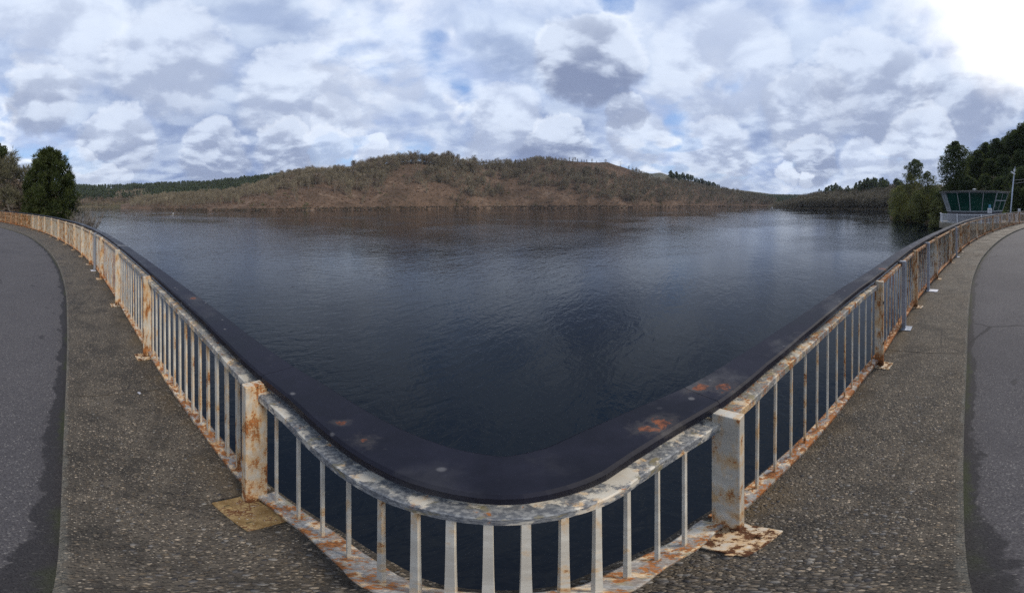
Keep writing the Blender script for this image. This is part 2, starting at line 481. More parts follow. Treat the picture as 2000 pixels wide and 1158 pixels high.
def flat_mat(name, col, rough=.6, var=.15, scale=4, spec=.4, metal=0.0, bump=.1):
    m, t, b = new_mat(name)
    p = t.pos(); n = t.noise(p, scale, 6, .65)
    lo = tuple(c * (1 - var) for c in col); hi = tuple(c * (1 + var) for c in col)
    finish(t, b, t.mix(t.ss(n, .3, .7), lo, hi), rough, t.bump(t.noise(p, scale * 9, 4, .6), bump, .01), spec, metal)
    return m
def ochre_mat():
    m, t, b = new_mat('ochre_stained_plate')
    p = t.pos(); n = t.noise(p, 11, 6, .65); f = t.noise(p, 70, 5, .65)
    c = t.mix(t.ss(n, .38, .62), (.17, .105, .042), (.33, .235, .11))
    c = t.mix(t.ss(t.add(t.mul(n, .5), t.mul(f, .5)), .50, .58), c, (.12, .052, .022))
    c = t.mix(t.ss(f, .60, .68), c, (.42, .38, .28))
    finish(t, b, c, .85, t.bump(f, .5, .004), spec=.2)
    return m
M_ochre = ochre_mat()
M_dam = flat_mat('dam_concrete', (.20, .19, .17), .85, .35, .8)
M_galv = flat_mat('galvanised_steel', (.34, .37, .42), .42, .12, 7, .5, .55)
M_plate = flat_mat('zinc_plate', (.55, .56, .60), .45, .12, 9, .5, .3)
M_white = flat_mat('clean_white_paint', (.70, .70, .70), .5, .08, 3)
M_grey = flat_mat('grey_trim_and_sky_reflection', (.28, .30, .31), .5, .12, 3)
M_wallgrey = flat_mat('grey_render', (.085, .082, .088), .8, .2, 2)
M_roof = flat_mat('roof_slab', (.30, .29, .27), .8, .2, 2)
M_slab = flat_mat('stained_slab', (.22, .19, .14), .85, .4, .9)
M_blue = flat_mat('blue_sign', (.10, .28, .42), .5, .08, 3)
M_signdark = flat_mat('sign_print', (.12, .13, .15), .6, .05, 3)
M_buoy = flat_mat('buoy_plastic', (.75, .75, .73), .4, .05, 3)
M_hole = flat_mat('rusted_recess', (.035, .018, .012), .9, .3, 30)

def glass_mat():
    m, t, b = new_mat('green_glass')
    p = t.pos()
    n = t.noise(p, .5, 3, .5)
    finish(t, b, t.mix(t.ss(n, .35, .65), (.006, .036, .028), (.012, .062, .044)), .18, spec=.35)
    return m
M_glass = glass_mat()

def water_mat():
    m, t, b = new_mat('reservoir_water')
    p = t.pos()
    sx = t.node('ShaderNodeVectorRotate', rotation_type='Z_AXIS'); t.put(sx.inputs['Vector'], p)
    sx.inputs['Angle'].default_value = math.radians(34)
    q = t.scalev(sx.outputs[0], (1.0, .42, 1))
    sy = t.node('ShaderNodeVectorRotate', rotation_type='Z_AXIS'); t.put(sy.inputs['Vector'], p)
    sy.inputs['Angle'].default_value = math.radians(-28)
    q2 = t.scalev(sy.outputs[0], (1.0, .5, 1))
    patch = t.ss(t.noise(p, .022, 4, .55, .6), .36, .64)
    patch2 = t.ss(t.noise(p, .12, 3, .5), .3, .7)
    h = t.add(t.mul(t.noise(q, 1.7, 3, .55, .5), .36), t.mul(t.noise(q2, 3.6, 3, .55, .4), .14))
    h = t.mul(h, t.add(.36, t.mul(t.mul(patch, t.add(.45, t.mul(patch2, .55))), .9)))
    wx = t.vmath('DISTANCE', t.scalev(p, (1, .75, 0)), (25, 125, 0))
    gust = t.ss(t.add(wx, t.mul(t.sub(t.noise(p, .03, 4, .6), .5), 160)), 60, 170, 1, 0)
    h = t.mul(h, t.add(1.0, t.mul(gust, 1.3)))
    swell = t.noise(q, .35, 2, .5)
    h = t.add(h, t.mul(swell, .30))
    finish(t, b, (.0012, .0045, .0095), .04, t.bump(h, 1.0, .135), spec=.5)
    b.inputs['IOR'].default_value = 1.33
    return m
M_water = water_mat()

# ------------------------------------------------------------------ plan of the dam crest (metres, camera over the origin)
B_PTS = [(-40, -18.5), (-34, -13.0), (-29, -8.75), (-25, -5.87), (-22, -4.06), (-19, -2.53), (-16, -1.29), (-13, -.38), (-10.66, .20), (-8.1, .60),
         (-6.5, .74), (-4.67, .81), (-2.85, .81), (-1.73, .763), (-1.29, .716), (-.926, .65), (-.77, .62), (-.613, .58), (-.463, .525),
         (-.371, .468), (-.283, .405), (-.21, .335), (-.13, .275), (0, .245), (.12, .29), (.2, .37), (.256, .42), (.33, .465), (.395, .497), (.5, .558), (.63, .605), (.953, .687), (1.384, .735), (2.18, .76), (2.68, .735),
         (4.62, .65), (6.52, .42), (8.4, .11), (10.3, -.23), (12.1, -.62), (15.5, -1.66), (18.75, -2.96), (22, -4.57), (25, -6.3), (29, -9), (34, -13), (40, -18.5)]
T_CENTRE = [(-.467, .52), (-.257, .424), (-.143, .379), (0, .354), (.143, .405), (.231, .465), (.36, .53), (.5, .575)]
T_PTS = [p for p in B_PTS if p[0] < -.6] + T_CENTRE + [p for p in B_PTS if p[0] > .6]
K_PTS = [(-40, -22.5), (-34, -17), (-30, -12.9), (-25.5, -8.5), (-21.3, -5.4), (-16.2, -2.56), (-11.8, -1.1), (-8.63, -.41), (-5.9, -.10), (-3.8, -.035), (-1.4, -.035), (0, -.02),
         (1.4, -.045), (2.92, -.13), (4.65, -.245), (6.75, -.46), (9.45, -.97), (13.3, -2.1), (16.7, -3.4), (20, -5.0), (25, -8.0), (30, -12.0), (34, -16), (40, -22.5)]
BC, TC, KC = spline(B_PTS), spline(T_PTS), spline(K_PTS)

def normals(c):
    d = np.gradient(c, axis=0); d /= np.hypot(d[:, 0], d[:, 1])[:, None]
    return np.stack([-d[:, 1], d[:, 0]], 1)          # left of travel (+x) = towards the water
def on(c, x): return np.array([x, np.interp(x, c[:, 0], c[:, 1])])
BN, TN = normals(BC), normals(TC)
def nrm(c, n, x):
    v = np.array([np.interp(x, c[:, 0], n[:, 0]), np.interp(x, c[:, 0], n[:, 1])])
    return v / np.hypot(*v)
BO, TO = BC + BN * .035, TC + TN * .031
BOAZ = np.unwrap(np.arctan2(BO[:, 0], BO[:, 1])); TOAZ = np.unwrap(np.arctan2(TO[:, 0], TO[:, 1]))
BAZ = np.unwrap(np.arctan2(BC[:, 0], BC[:, 1])); TAZ = np.unwrap(np.arctan2(TC[:, 0], TC[:, 1]))
def rail_h(x):
    return .98 + .08 * math.exp(-(x / .55) ** 2)
def x_t_from_b(xb):
    """x on the upper rail that stands at the same bearing as x on the lower rail"""
    if abs(xb) > 1.2: return xb
    a = np.interp(xb, BC[:, 0], BAZ)
    return float(np.interp(a, TAZ, TC[:, 0]))
def sub_path(c, n, x0, x1, zf, step=.04):
    k = max(2, int(abs(x1 - x0) / step) + 1)
    if abs(x0) > 3: k = max(3, min(k, 8))
    xs = np.linspace(x0, x1, k)
    pts = [(*on(c, x), zf(x)) for x in xs]; out = [nrm(c, n, x) for x in xs]
    return pts, out

# --- pavement slabs, kerb, road, dam wall
def strip(xs, ya, yb, za, zb, nc, e0=None):
    """grid between two plan curves"""
    V, att = [], []
    for x in xs:
        a = np.array([x, ya(x)]); b_ = np.array([x, yb(x)])
        for k in range(nc + 1):
            f = k / nc; q = a + (b_ - a) * f
            V.append((q[0], q[1], za + (zb - za) * f)); att.append(abs(f * (b_ - a)[1]))
    F = [(i * (nc + 1) + k, i * (nc + 1) + k + nc + 1, (i + 1) * (nc + 1) + k + 1, i * (nc + 1) + k + 1)
         for i in range(len(xs) - 1) for k in range(nc)]
    return V, F, att

def set_attr(me, name, vals):
    a = me.attributes.new(name, 'FLOAT', 'POINT')
    a.data.foreach_set('value', np.asarray(vals, np.float32))

KN = normals(KC)
def kerb_off(d):                      # kerb curve moved d towards the water
    c = KC + KN * d
    return lambda x: float(np.interp(x, c[:, 0], c[:, 1]))
def outer_edge(d):
    c = BC + BN * d
    o = np.argsort(c[:, 0])
    return lambda x: float(np.interp(x, c[o, 0], c[o, 1]))
pav = empty('pavement'); tag(pav, kind='structure')
k_in, o_out = kerb_off(.10), outer_edge(.11)
joints = [-38, -31, -25, -19.4, -13.6, -8.02, -2.2, 3.05, 8.9, 14.7, 20.5, 26.5, 32, 38]
for a, b_ in zip(joints[:-1], joints[1:]):
    a2, b2 = a + .004, b_ - .004
    n = int(max(8, min(160, (b2 - a2) / (.04 if a < 3 and b_ > -3 else .25))))
    xs = np.linspace(a2, b2, n)
    V, F, e = [], [], []
    rows = 9
    for x in xs:
        y0, y1 = k_in(x) - .0005, o_out(x)
        for k in range(rows):
            V.append((x, y0 + (y1 - y0) * k / (rows - 1), 0.0))
        V.append((x, y1, -.16))
        V.append((x, y0, -.05))
    R = rows + 2
    for i in range(n - 1):
        for k in range(rows):
            F.append((i * R + k, i * R + k + R, (i + 1) * R + k + 1, i * R + k + 1) if False else (i * R + k, (i + 1) * R + k, (i + 1) * R + k + 1, i * R + k + 1))
        F.append((i * R + R - 1, (i + 1) * R + R - 1, (i + 1) * R, i * R))
    F.append(tuple(range(rows + 1)) + (rows + 1,)); F.append(tuple((n - 1) * R + k for k in range(rows + 1, -1, -1)))
    s = obj('pavement_slab', V, F, M_conc, pav)
    set_attr(s.data, 'edge', [.10] * len(V))
    set_attr(s.data, 'rail', [max(0.0, o_out(v[0]) - v[1]) for v in V])

kx = np.concatenate([np.linspace(-38, -6, 90), np.linspace(-5.9, 5.9, 120), np.linspace(6, 38, 90)])
V, F = [], []
sec = [(0, -.14), (0, -.012), (.012, 0.001), (.10, .001), (.10, -.05)]
kc0 = [np.array([x, kerb_off(0)(x)]) for x in kx]
kn0 = [nrm(KC, KN, x) for x in kx]
for p, q in zip(kc0, kn0):
    for a, dz in sec: V.append((p[0] + q[0] * a, p[1] + q[1] * a, dz))
for i in range(len(kx) - 1):
    for k in range(4): F.append((i * 5 + k, (i + 1) * 5 + k, (i + 1) * 5 + k + 1, i * 5 + k + 1))
kb = obj('kerb', V, F, M_conc); tag(kb, kind='structure')
set_attr(kb.data, 'edge', [s_[0] for s_ in sec] * len(kx)); set_attr(kb.data, 'rail', [9.0] * len(V))

V, F, e = [], [], []
ds = [-.012, .0, .08, .16, .3, .5, .8, 1.3, 2.0, 3.2, 4.6, 6.4]
for p, q in zip(kc0, kn0):
    for d in ds:
        V.append((p[0] - q[0] * d, p[1] - q[1] * d, -.07 - (.012 if d < .1 else 0) + .02 * min(d, 3.2) - (.02 * max(0, d - 3.2)))); e.append(max(d, 0))
m_ = len(ds)
for i in range(len(kx) - 1):
    for k in range(m_ - 1): F.append((i * m_ + k, i * m_ + k + 1, (i + 1) * m_ + k + 1, (i + 1) * m_ + k))
road = obj('road', V, F, M_asph, smooth=True); tag(road, kind='structure')
set_attr(road.data, 'edge', e)

V, F = [], []
wall_sec = [(0, -.005), (.0, -9.5)]
for x in kx:
    y1 = o_out(x) - .015
    q = nrm(KC, KN, x); y0 = np.array([x, kerb_off(0)(x)]) - q * 6.38
    V += [(x, y1, -.16), (x, y1, -9.5), (y0[0], y0[1], .05), (y0[0], y0[1], -9.5), (y0[0], y0[1], .05 - .12), ]
for i in range(len(kx) - 1):
    a, c_ = i * 5, (i + 1) * 5
    F += [(a, a + 1, c_ + 1, c_), (a + 2, c_ + 2, c_ + 3, a + 3), (a, c_, c_ + 4, a + 4)]
dam = obj('dam_wall', V, F, M_dam); tag(dam, kind='structure')

# loose aggregate showing in the pavement near the camera
def pebbles():
    n = 5200
    ang = RNG.uniform(-1.75, 1.75, n * 3); r = .30 + 2.9 * RNG.uniform(0, 1, n * 3) ** 1.25
    x, y = r * np.sin(ang), r * np.cos(ang)
    ok = np.array([(k_in(a) + .03 < b_ < o_out(a) - .02) for a, b_ in zip(x, y)])
    keep = np.where(ok & (RNG.uniform(0, 1, n * 3) < np.where(x > 0, 1.0, .38)))[0][:n]
    x, y = x[keep], y[keep]; m = len(x)
    rad = .004 + .0088 * RNG.uniform(0, 1, m) ** 2.6
    asp = RNG.uniform(.6, 1.0, m); rot = RNG.uniform(0, 6.283, m)
    k = 7
    th = np.arange(k) * 2 * np.pi / k
    jit = RNG.uniform(.85, 1.15, (m, k))
    rings = []
    for rr, zz in ((1.0, -.15), (.8, .30), (.38, .5)):
        lx = np.cos(th)[None] * rr * jit * rad[:, None]; ly = np.sin(th)[None] * rr * jit * (rad * asp)[:, None]
        X = x[:, None] + lx * np.cos(rot)[:, None] - ly * np.sin(rot)[:, None]
        Y = y[:, None] + lx * np.sin(rot)[:, None] + ly * np.cos(rot)[:, None]
        rings.append(np.stack([X, Y, np.repeat((zz * rad * .62)[:, None], k, 1)], -1))
    V = np.concatenate(rings, 1).reshape(-1, 3)
    base = (np.arange(m) * 3 * k)[:, None, None]
    q = []
    for ri in range(2):
        for i in range(k):
            j = (i + 1) % k
            q += [(ri * k + i, ri * k + j, (ri + 1) * k + j), (ri * k + i, (ri + 1) * k + j, (ri + 1) * k + i)]
    for i in range(1, k - 1): q.append((2 * k, 2 * k + i, 2 * k + i + 1))
    F = (np.array(q)[None] + base).reshape(-1, 3)
    m_, t, b = new_mat('pebble_stone')
    r_ = t.attr('rnd')
    c = t.ramp(r_, [(0, (.030, .028, .028)), (.35, (.075, .062, .048)), (.6, (.13, .105, .075)), (.85, (.085, .08, .074)), (1, (.20, .18, .15))])
    finish(t, b, c, .5, spec=.4)
    o = obj('pebble_gravel', V, F, m_, pav, smooth=True)
    o['kind'] = 'stuff'
    set_attr(o.data, 'rnd', np.repeat(RNG.uniform(0, 1, m), 3 * k))
pebbles()

# ------------------------------------------------------------------ the railing
def hpt(x, side, frac):               # a point on the handrail top
    p = on(TC, x) + nrm(TC, TN, x) * (.025 + .15 * frac)
    return (p[0], p[1], rail_h(x) + .085)
RUST_SPOTS = [(hpt(.335, 0, .30), .040), (hpt(.375, 0, .25), .05), (hpt(.60, 0, .70), .05), (hpt(.655, 0, .3), .05),
              (hpt(-.43, 0, .35), .022), (hpt(-.335, 0, .3), .030), (hpt(-1.9, 0, .6), .05), (hpt(3.0, 0, .2), .08)]
M_hand = handrail_mat()

railing = empty('railing', (0, .3, 0))
tag(railing, 'long rusting white steel railing with black handrail along the dam crest', 'railing')
railing.location = (0, 0, 0)
post_x = [-33, -31.6, -30.2, -28.8, -27.4, -26.1, -24.85, -23.65, -22.5, -21.3, -20.1, -18.9, -17.7, -16.5, -15.05, -13.6, -12.2, -10.75, -9.4, -8.1, -6.5, -4.68, -2.86, -.81,
          .555, 2.68, 4.62, 6.5, 8.38, 10.27, 12.1, 13.85, 15.6, 17.4, 19.1, 20.8, 22.4, 23.9, 25.4, 26.9, 28.4, 30, 31.6, 33]
GALV = (-7.35, 3.72, 5.6, 9.3)        # newer grey posts squeezed in between
PW = .0195                             # half width of a post
def rust_at(x):
    g = .5 + .5 * math.sin(x * 1.9 + .7) * math.sin(x * .83)
    if x > 2.7: return min(1, .62 + .26 * g)
    if x > .6: return .46
    if x > -.8: return .16
    if x > -4.6: return .40
    if x > -20: return .40 + .34 * g
    return .98

def frame_at(x, dz=0.0, c=BC, n=BN):
    p = on(c, x); o = nrm(c, n, x)
    return p, o

post_vf = merge([box_vf(-PW, PW, -.040, .040, .012, 1.0, .004)])
for px in post_x:
    p, o = frame_at(px)
    top = rail_h(px) + .034
    low_top = rail_h(px) + (.048 if abs(px) < 1 else .030)
    rz = math.atan2(o[1], o[0]) - math.pi / 2
    lean = 0.0
    V, F = merge([box_vf(-PW, PW, -.047, .040, .011, low_top, .003), box_vf(-PW * .9, PW * .9, .01, .038, low_top - .001, top)])
    post = obj('post', V, F, M_paint, railing)
    post.location = (p[0], p[1], 0); post.rotation_euler = (0, 0, rz)
    post['rust'] = rust_at(px) * .8 + (.26 if -3 < px < 3 else .0); post['primer'] = .15
    V, F = merge([box_vf(-.075, .075, -.125, .02, .001, .011, .003)] +
                 [xf(box_vf(-.008, .008, -.008, .008, .011, .022, .002), Matrix.Translation((sx, -.10, 0))) for sx in (-.055, .055)])
    if abs(px) < 1:
        sg = 1 if px < 0 else -1
        xa, xb = sorted((-.045 * sg, (.205 if sg > 0 else .165) * sg))
        V, F = merge([box_vf(xa, xb, -.155, .0, .001, .019, .004)] +
                     [xf(box_vf(-.011, .011, -.011, .011, .019, .030, .003), Matrix.Translation((sx * sg, -.12, 0))) for sx in (.02, .17)])
    bp = obj('base_plate', V, F, M_ochre if px == -.81 else M_paint, post)
    bp['rust'] = .26 if abs(px) < 1 else .2; bp['primer'] = .1
    bp.rotation_euler = (0, 0, {-.81: .10, .555: -.12}.get(px, random.uniform(-.05, .05)))
# the two round rust holes in the second post on the right
for z in (.30, .78):
    p, o = frame_at(2.68)
    pts = [(math.cos(a) * .019 * (1 + .25 * math.sin(3 * a)), math.sin(a) * .024 * (1 + .2 * math.cos(2 * a))) for a in np.linspace(0, 2 * math.pi, 14, endpoint=False)]
    V = [(x, -.0488, y) for x, y in pts] + [(x * .6, -.0472, y * .6) for x, y in pts]
    F = [(i, (i + 1) % 14, 14 + (i + 1) % 14, 14 + i) for i in range(14)] + [tuple(14 + i for i in range(14))]
    h = obj('rust_hole', V, F, M_hole, railing)
    h.location = (p[0], p[1], z); h.rotation_euler = (0, 0, math.atan2(o[1], o[0]) - math.pi / 2)

for gx in GALV:
    p, o = frame_at(gx)
    rz = math.atan2(o[1], o[0]) - math.pi / 2
    V, F = merge([box_vf(-.03, .03, -.055, -.002, .011, rail_h(gx) + .034, .004), box_vf(-.03, .03, -.0021, .06, .99, rail_h(gx) + .034, .003)])
    g = obj('grey_post', V, F, M_galv, railing)
    g['label'] = 'newer grey galvanised post clamped inside the railing'
    g.location = (p[0], p[1], 0); g.rotation_euler = (0, 0, rz)
    V, F = merge([box_vf(-.075, .075, -.13 if gx != 5.6 else -.22, .0, .001, .011, .002)])
    pl = obj('base_plate', V, F, M_plate if gx in (-7.35, 5.6) else M_galv, g)

bar_vf = box_vf(-.5, .5, -.5, .5, 0, 1, 0)
BAR_WIDE = mesh_data('baluster', *box_vf(-.015, .015, -.006, .006, 0, 1), M_paint)
BAR_MID = mesh_data('baluster', *box_vf(-.0064, .0064, -.004, .004, 0, 1), M_paint)
BAR_THIN = mesh_data('baluster', *box_vf(-.0062, .0062, -.005, .005, 0, 1), M_paint)
bars = []
for a, b_ in zip(post_x[:-1], post_x[1:]):
    mid = (a + b_) / 2
    central = abs(mid) < .5
    # lower rail
    d = PW / abs(1) * .9
    pts, out = sub_path(BC, BN, a + d, b_ - d, lambda x: 0.0)
    V, F = sweep(pts, out, rect(.0, .075, .05, .085))
    lr = obj('lower_rail', V, F, M_paint, railing)
    lr['rust'] = rust_at(mid) * .6 + .18; lr['primer'] = .75 if abs(mid) < 3 else .3
    # upper rail
    ta, tb = x_t_from_b(a), x_t_from_b(b_)
    pts, out = sub_path(TC, TN, ta + d, tb - d, rail_h)
    V, F = sweep(pts, out, rect(.0, .062, -.045, 0.0))
    ur = obj('upper_rail', V, F, M_paint, railing)
    ur['rust'] = rust_at(mid) * .7 + (.05 if mid < .6 else .15); ur['primer'] = .95 if central else (.8 if abs(mid) < 5 else .4)
    # balusters
    nb = 14 if central else (15 if -3 < mid < -.8 else (13 if mid > 0 else 12))
    for k in range(nb):
        f = (k + (.75 if k or not central else .75)) / (nb + .5)
        if central:
            aa = (np.array([540, 583, 630, 681, 745, 812, 881, 954, 1027, 1101, 1166, 1225, 1284, 1337])[k] - 1000) / PX
            xb = float(np.interp(aa, BAZ, BC[:, 0]))
        else:
            xb = a + (b_ - a) * f
        xt = x_t_from_b(xb)
        pb = on(BC, xb) + nrm(BC, BN, xb) * .035; pt = on(TC, xt) + nrm(TC, TN, xt) * .031
        if central:
            pb = [float(np.interp(aa, BOAZ, BO[:, q])) for q in (0, 1)]; pt = [float(np.interp(aa, TOAZ, TO[:, q])) for q in (0, 1)]
            xt = pt[0]
        lo = Vector((pb[0], pb[1], .083)); hi = Vector((pt[0], pt[1], rail_h(xt) - .043))
        bars.append((math.hypot(*pb), lo, hi, math.atan2(nrm(BC, BN, xb)[1], nrm(BC, BN, xb)[0]) - math.pi / 2, mid, central))
bars.sort(key=lambda q: q[0])
sv, sf = [], []
for i, (r, lo, hi, rz, mid, central) in enumerate(bars):
    v = hi - lo
    zq = v.normalized(); xq = Vector((math.cos(rz), math.sin(rz), 0)); yq = zq.cross(xq).normalized(); xq = yq.cross(zq)
    M3 = Matrix((xq, yq, zq)).transposed().to_4x4()
    if i < 298:
        o = bpy.data.objects.new('baluster', BAR_MID if central else (BAR_WIDE if mid < 0 else BAR_THIN))
        o.matrix_world = Matrix.Translation(lo) @ M3 @ Matrix.Diagonal((1, 1, v.length, 1))
        link(o, railing)
        o['rust'] = max(0.0, min(1, rust_at(mid) * .75 + random.uniform(-.18, .18))); o['primer'] = .05
    else:
        vv, ff = box_vf(-.01, .01, -.006, .006, 0, v.length)
        n = len(sv)
        sv += [tuple(Matrix.Translation(lo) @ M3 @ Vector(q)) for q in vv]; sf += [tuple(j + n for j in q) for q in ff]
fb = obj('far_balusters', sv, sf, M_paint, railing); fb['kind'] = 'stuff'; fb['rust'] = .75; fb['primer'] = .05

# handrail in lengths butted over posts
hj = [-33, -28.8, -23.65, -18.9, -13.6, -8.1, -4.68, -.81, .555, 4.62, 10.27, 15.6, 20.8, 25.4, 33]
for a, b_ in zip(hj[:-1], hj[1:]):
    ta, tb = x_t_from_b(a), x_t_from_b(b_)
    k = max(12, int((tb - ta) / (.035 if abs(ta + tb) < 3 else .3)))
    xs = np.linspace(ta + .001, tb - .001, k)
    pts = [(*on(TC, x), rail_h(x) + .085) for x in xs]; out = [nrm(TC, TN, x) for x in xs]
    V, F = sweep(pts, out, rect(.025, .175, -.05, 0.0, .009))
    h = obj('handrail', V, F, M_hand, railing)
    h['worn'] = (.25 if a < .6 else .9) if a > .5 else (.12 if b_ > -.9 else .55)

# small things on the crest
V, F = merge([box_vf(-.016, .016, -.009, .009, 0, .003)] + [box_vf(-.0145 + k * .0052, -.0115 + k * .0052, -.008, .008, .003, .006) for k in range(6)])
g = obj('vent_grating', V, F, M_plate); p = at(272, 1.8 / math.tan((768 - HOR) / PX))
g.location = (p[0], p[1], .001); g.rotation_euler = (0, 0, .3); tag(g, 'tiny ribbed metal plate set in the left pavement', 'grating')

# ------------------------------------------------------------------ water, terrain
V = [(-4600, -4600, WATER), (4600, -4600, WATER), (4600, 4600, WATER), (-4600, 4600, WATER)]
wt = obj('water', V, [(0, 1, 2, 3)], M_water); tag(wt, kind='structure')

class Hill:
    """ground rising from a shoreline to a crest, tabled by bearing (photo column), built as a real surface"""
    def __init__(self, tab, power=.85, seed=1, rough=.05, back=.8):
        self.t = np.array(tab, float); self.pw = power; self.seed = seed; self.rough = rough; self.back = back
    def cols(self, x):
        return [np.interp(x, self.t[:, 0], self.t[:, k]) for k in (1, 2, 3)]
    def point(self, x, tt):
        x = np.asarray(x, float); tt = np.asarray(tt, float)
        rs, rr, zr = self.cols(x)
        rs = rs * (1 + .012 * wob(x * .05, x * 0, self.seed + 5))
        r = rs + (rr - rs) * tt
        up = np.clip(tt, 0, 1) ** self.pw
        up = np.where(tt > 1, 1 - (tt - 1) * self.back, up)
        H = zr - WATER
        X, Y = r * np.sin(az(x)), r * np.cos(az(x))
        nz = wob(X * .03, Y * .03, self.seed) * self.rough * H * np.clip(tt * 3, 0, 1)
        z = WATER + H * up + nz + np.where(tt < 0, tt * 25, 0) + np.clip(tt * 30, 0, .5)
        return X, Y, z
    def build(self, name, mat, nx, nt, tmax=1.9):
        xs = np.linspace(self.t[0, 0], self.t[-1, 0], nx); ts = np.concatenate([[-.06], np.linspace(0, 1, nt), np.linspace(1, tmax, 6)[1:]])
        X, T = np.meshgrid(xs, ts, indexing='ij')
        x, y, z = self.point(X, T)
        V = np.stack([x, y, z], -1).reshape(-1, 3)
        m = len(ts)
        i, k = np.meshgrid(np.arange(nx - 1), np.arange(m - 1), indexing='ij')
        a = i * m + k
        F = np.stack([a, a + m, a + m + 1, a + 1], -1).reshape(-1, 4)[:, ::-1]
        o = obj(name, V, F.copy(), mat, smooth=True)
        return tag(o, kind='structure')

def row_z(y, r): return EYE + (HOR - y) / PX * r
def tab(rows):
    """rows of (column, shore distance, crest distance, crest row in the photo)"""
    return [(x, rs, rr, row_z(y, rr)) for x, rs, rr, y in rows]

MAIN = Hill(tab([(236, 470, 540, 400), (270, 440, 560, 393), (300, 400, 560, 388), (350, 350, 540, 386), (430, 315, 520, 380), (480, 312, 500, 372), (520, 315, 500, 362), (550, 322, 500, 352), (580, 328, 500, 344),
                 (620, 335, 505, 338), (680, 345, 510, 335), (720, 352, 515, 327), (760, 360, 520, 321), (800, 375, 525, 318), (850, 400, 535, 317), (900, 425, 550, 319), (940, 440, 570, 322),
                 (1000, 455, 600, 320), (1040, 460, 620, 311), (1075, 462, 630, 308), (1105, 464, 630, 311), (1130, 466, 630, 315), (1185, 478, 640, 315), (1205, 485, 645, 325), (1250, 510, 670, 340), (1300, 570, 760, 353),
                 (1340, 620, 840, 357), (1400, 660, 880, 368), (1450, 680, 860, 379), (1490, 690, 820, 388), (1525, 700, 760, 398)]) , .82, 11, .055)
MAIN.build('hill', M_hill, 420, 46)
FARL = Hill(tab([(90, 560, 1000, 366), (150, 590, 1050, 368), (200, 600, 1080, 369), (260, 560, 1080, 366), (320, 540, 1050, 364), (370, 540, 1020, 362), (420, 540, 980, 360), (480, 540, 960, 352), (540, 540, 940, 347), (580, 560, 930, 344), (640, 600, 930, 350), (720, 620, 950, 370)]), .8, 23, .05)
FARL.build('far_hill', M_far, 160, 24)
FARR = Hill(tab([(1200, 900, 2300, 352), (1235, 900, 2350, 343), (1258, 900, 2400, 337), (1275, 900, 2400, 338), (1290, 900, 2400, 337), (1315, 900, 2400, 345), (1345, 900, 2400, 352), (1400, 900, 2400, 366), (1440, 900, 2400, 371), (1470, 900, 2400, 374), (1505, 900, 2300, 379),
                 (1560, 900, 2300, 380), (1620, 900, 2300, 383), (1700, 900, 2200, 384)]), 1.1, 31, .02)
FARR.build('mountain', M_far, 120, 16)
WOOD = Hill(tab([(1500, 560, 600, 401), (1520, 500, 600, 396), (1560, 440, 560, 390), (1600, 410, 560, 384), (1650, 385, 540, 378), (1700, 365, 520, 372), (1750, 350, 500, 368), (1790, 340, 480, 366), (1840, 330, 470, 360)]), .9, 41, .03)
WOOD.build('wooded_bank', M_bank, 90, 16)
RIGHT = Hill([(1738, 132, 150, -4.5), (1760, 126, 165, -1), (1790, 118, 190, 5), (1830, 104, 200, 12), (1880, 84, 190, 20), (1940, 66, 175, 30), (2000, 54, 165, 38), (2080, 46, 160, 44), (2180, 42, 150, 46)], .9, 53, .04)
RIGHT.build('right_bank', M_bank, 60, 26)
LEFT = Hill([(-260, 42, 110, 16), (-100, 41, 110, 16), (-20, 40, 112, 14), (30, 40, 112, 11), (70, 40, 95, 5), (110, 40, 75, .5), (150, 40, 58, -3), (178, 41, 50, -5.4)], .8, 61, .05)
LEFT.build('left_bank', M_bank, 60, 24)

# ------------------------------------------------------------------ vegetation builders (all real leaf- and twig-sized faces)
def prisms(segs, sides=3):
    """segs: (n,8) p0,p1,r0,r1 -> tapered prisms"""
    s = np.asarray(segs, float)
    p0, p1, r0, r1 = s[:, :3], s[:, 3:6], s[:, 6], s[:, 7]
    d = p1 - p0; d /= np.maximum(np.linalg.norm(d, axis=1), 1e-6)[:, None]
    ref = np.where(np.abs(d[:, 2:3]) > .9, np.array([[1., 0, 0]]), np.array([[0, 0, 1.]]))
    u = np.cross(d, ref); u /= np.linalg.norm(u, axis=1)[:, None]; v = np.cross(d, u)
    th = np.arange(sides) * 2 * np.pi / sides
    ring = np.cos(th)[None, :, None] * u[:, None] + np.sin(th)[None, :, None] * v[:, None]
    V = np.concatenate([p0[:, None] + ring * r0[:, None, None], p1[:, None] + ring * r1[:, None, None]], 1).reshape(-1, 3)
    q = []
    for i in range(sides):
        j = (i + 1) % sides
        q += [(i, j, sides + j), (i, sides + j, sides + i)]
    F = (np.array(q)[None] + (np.arange(len(s)) * 2 * sides)[:, None, None]).reshape(-1, 3)
    return V, F

def slivers(p, d, length, width, rng):
    """thin triangles at p pointing along d"""
    n = len(p)
    d = d / np.linalg.norm(d, axis=1)[:, None]
    r = rng.normal(size=(n, 3)); s = np.cross(d, r); s /= np.linalg.norm(s, axis=1)[:, None]
    w = (np.asarray(width) * .5)[:, None] if np.ndim(width) else width * .5
    L = np.asarray(length)[:, None] if np.ndim(length) else length
    V = np.stack([p - s * w, p + s * w, p + d * L], 1).reshape(-1, 3)
    return V, np.arange(n * 3).reshape(-1, 3)

